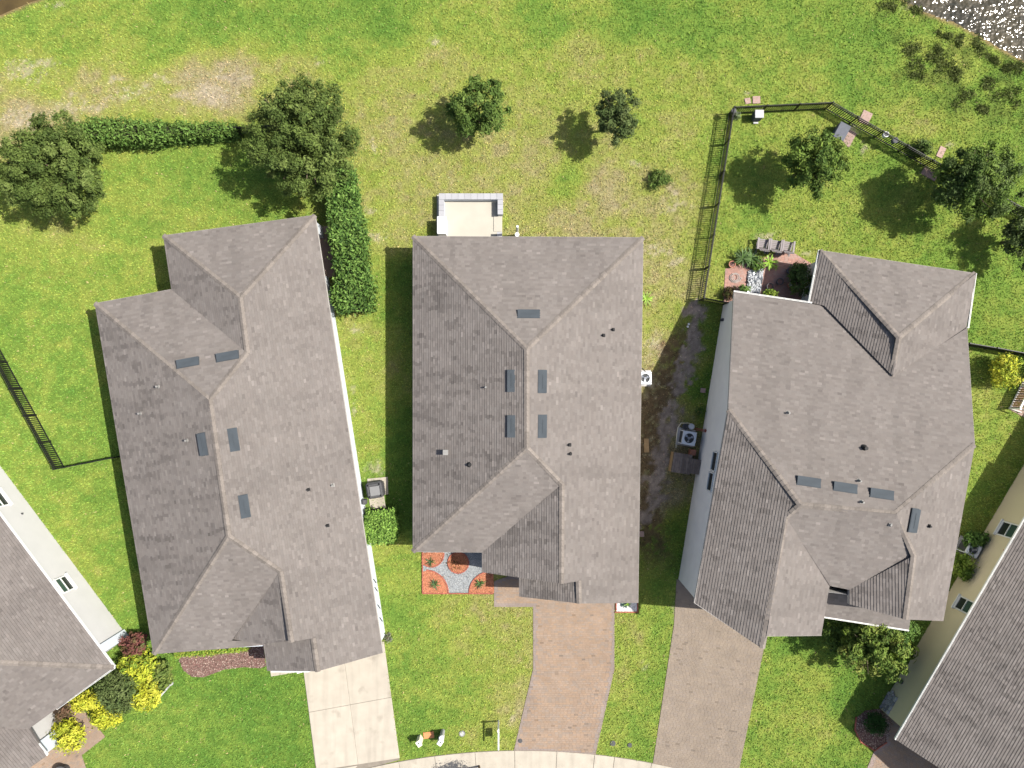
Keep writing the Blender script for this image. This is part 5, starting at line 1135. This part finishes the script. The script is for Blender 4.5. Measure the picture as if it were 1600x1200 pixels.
# ------------------------------------------------------------------ front lawn and pavement things
def pedestal(name, label, px, py, s, h, m, rz):
    t = thing(name, label, 'utility box', Vector((*G(px, py), 0)), rz); obj('body', box((0, 0, h / 2), (s[0] - .05, s[1] - .05, h), None, .015), m, t); obj('lid', box((0, 0, h), (s[0], s[1], .06), None, .02), m, t); bm = bmesh.new(); cyl(bm, (0.02, 0.03, h + .035), .05, .02, 10); obj('lock', bm, M['slate_box'], t); return t
pedestal('utility_pedestal', 'cream utility pedestal left of the orange board on the front lawn', 657, 1152, (.30, .38), .82, M['cream_box'], rad(35))
pedestal('utility_pedestal', 'white utility pedestal next to the white cylinder on the front lawn', 690, 1150, (.30, .40), .82, M['white'], rad(-35))
t = thing('cable_pedestal', 'white round cable pedestal behind the white utility pedestal', 'utility post', Vector((*G(692, 1142), 0))); bm = bmesh.new(); cyl(bm, (0, 0, .42), .13, .84, 16); obj('body', bm, M['grey_box'], t); bm = bmesh.new(); cyl(bm, (0, 0, .88), .15, .08, 16, r2=.13); obj('cap', bm, M['white'], t)
tag(obj('orange_board', box((*G(670, 1148), .04), (.66, .40, .05), rad(6), .008), M['orange_board']), 'orange board lying flat on the front lawn between two utility boxes', 'board')
def disc(name, label, px, py, r, m, rim=None, z=.03):
    t = thing(name, label, 'cover', Vector((*G(px, py), 0))); bm = bmesh.new(); cyl(bm, (0, 0, z), r, .05, 20); obj('lid', bm, m, t)
    if rim: bm = bmesh.new(); cyl(bm, (0, 0, z - .012), r * 1.5, .05, 20); obj('rim', bm, rim, t)
    return t
disc('valve_cover', 'pale ringed valve cover in the lawn left of the sign post', 722, 1146, .13, M['grey_box'], M['lid']); disc('manhole_cover', 'small dark round cover at the bottom corner of the brick driveway', 813, 1157, .13, M['iron'], None, .042); disc('valve_cover', 'dark grey oval cover in the grass strip between the two brick driveways', 957.5, 1161, .17, M['iron'], None); disc('valve_cover', 'dull round cover half hidden in grass right of the dark oval cover', 984, 1164, .14, M['iron'])
t = thing('sign_post', 'white yard sign post with long arm at the pavement edge', 'sign', Vector((*G(779, 1126), 0))); obj('post', box((0, 0, .65), (.09, .09, 1.36), None, .008), M['white'], t); obj('arm', box((0.02, -.55, 1.24), (.085, 1.3, .085), None, .008), M['white'], t); obj('finial', box((0, 0, 1.36), (.12, .12, .05), None, .01), M['white'], t)
obj('sign_panel', box((0.02, -.66, .82), (.035, .52, .55), None, .005), M['white'], t)
for yy in (-.48, -.84): obj('hook', box((.02, yy, 1.15), (.02, .02, .14)), M['black'], t)
# white downspout pipe lying in the lawn at the bottom left
t = thing('drain_pipe', 'white rigid pipe end poking over the lawn by the yellow shrubs', 'pipe', Vector((*G(268, 1068), 0))); bm = bmesh.new(); tube(bm, [(0, 0, .05), (-.3, -.34, .09), (-.72, -.82, .10)], [.06, .06, .06], 10); obj('tube', bm, M['trim_grey'] if False else M['grey_box'], t); bm = bmesh.new(); cyl(bm, (.03, .03, .06), .11, .12, 12); obj('elbow', bm, M['grey_box'], t)
pot('large dark round pot on the paved path, cut off by the bottom edge', 103, 1201, .42, .6, M['iron'], M['iron'])
# low dark weeds at the foot of the tan house shade
tree('fern_plant', 'small green weed beside the right house wall above the condenser', 'plant', 1095, 644, .2, 6, 7, .2, BUSH, 12, 24, .10, .07, 81, trunk=.02)
tree('fern_plant', 'small grey green weed at the front right corner of the left house', 'plant', 606, 995, .2, 7, 9, .2, [(.12, .12, .09), (.10, .14, .04), (.2, .2, .16)], 14, 24, .10, .08, 82, trunk=.02)
print('SCENE DONE', len(bpy.data.objects))
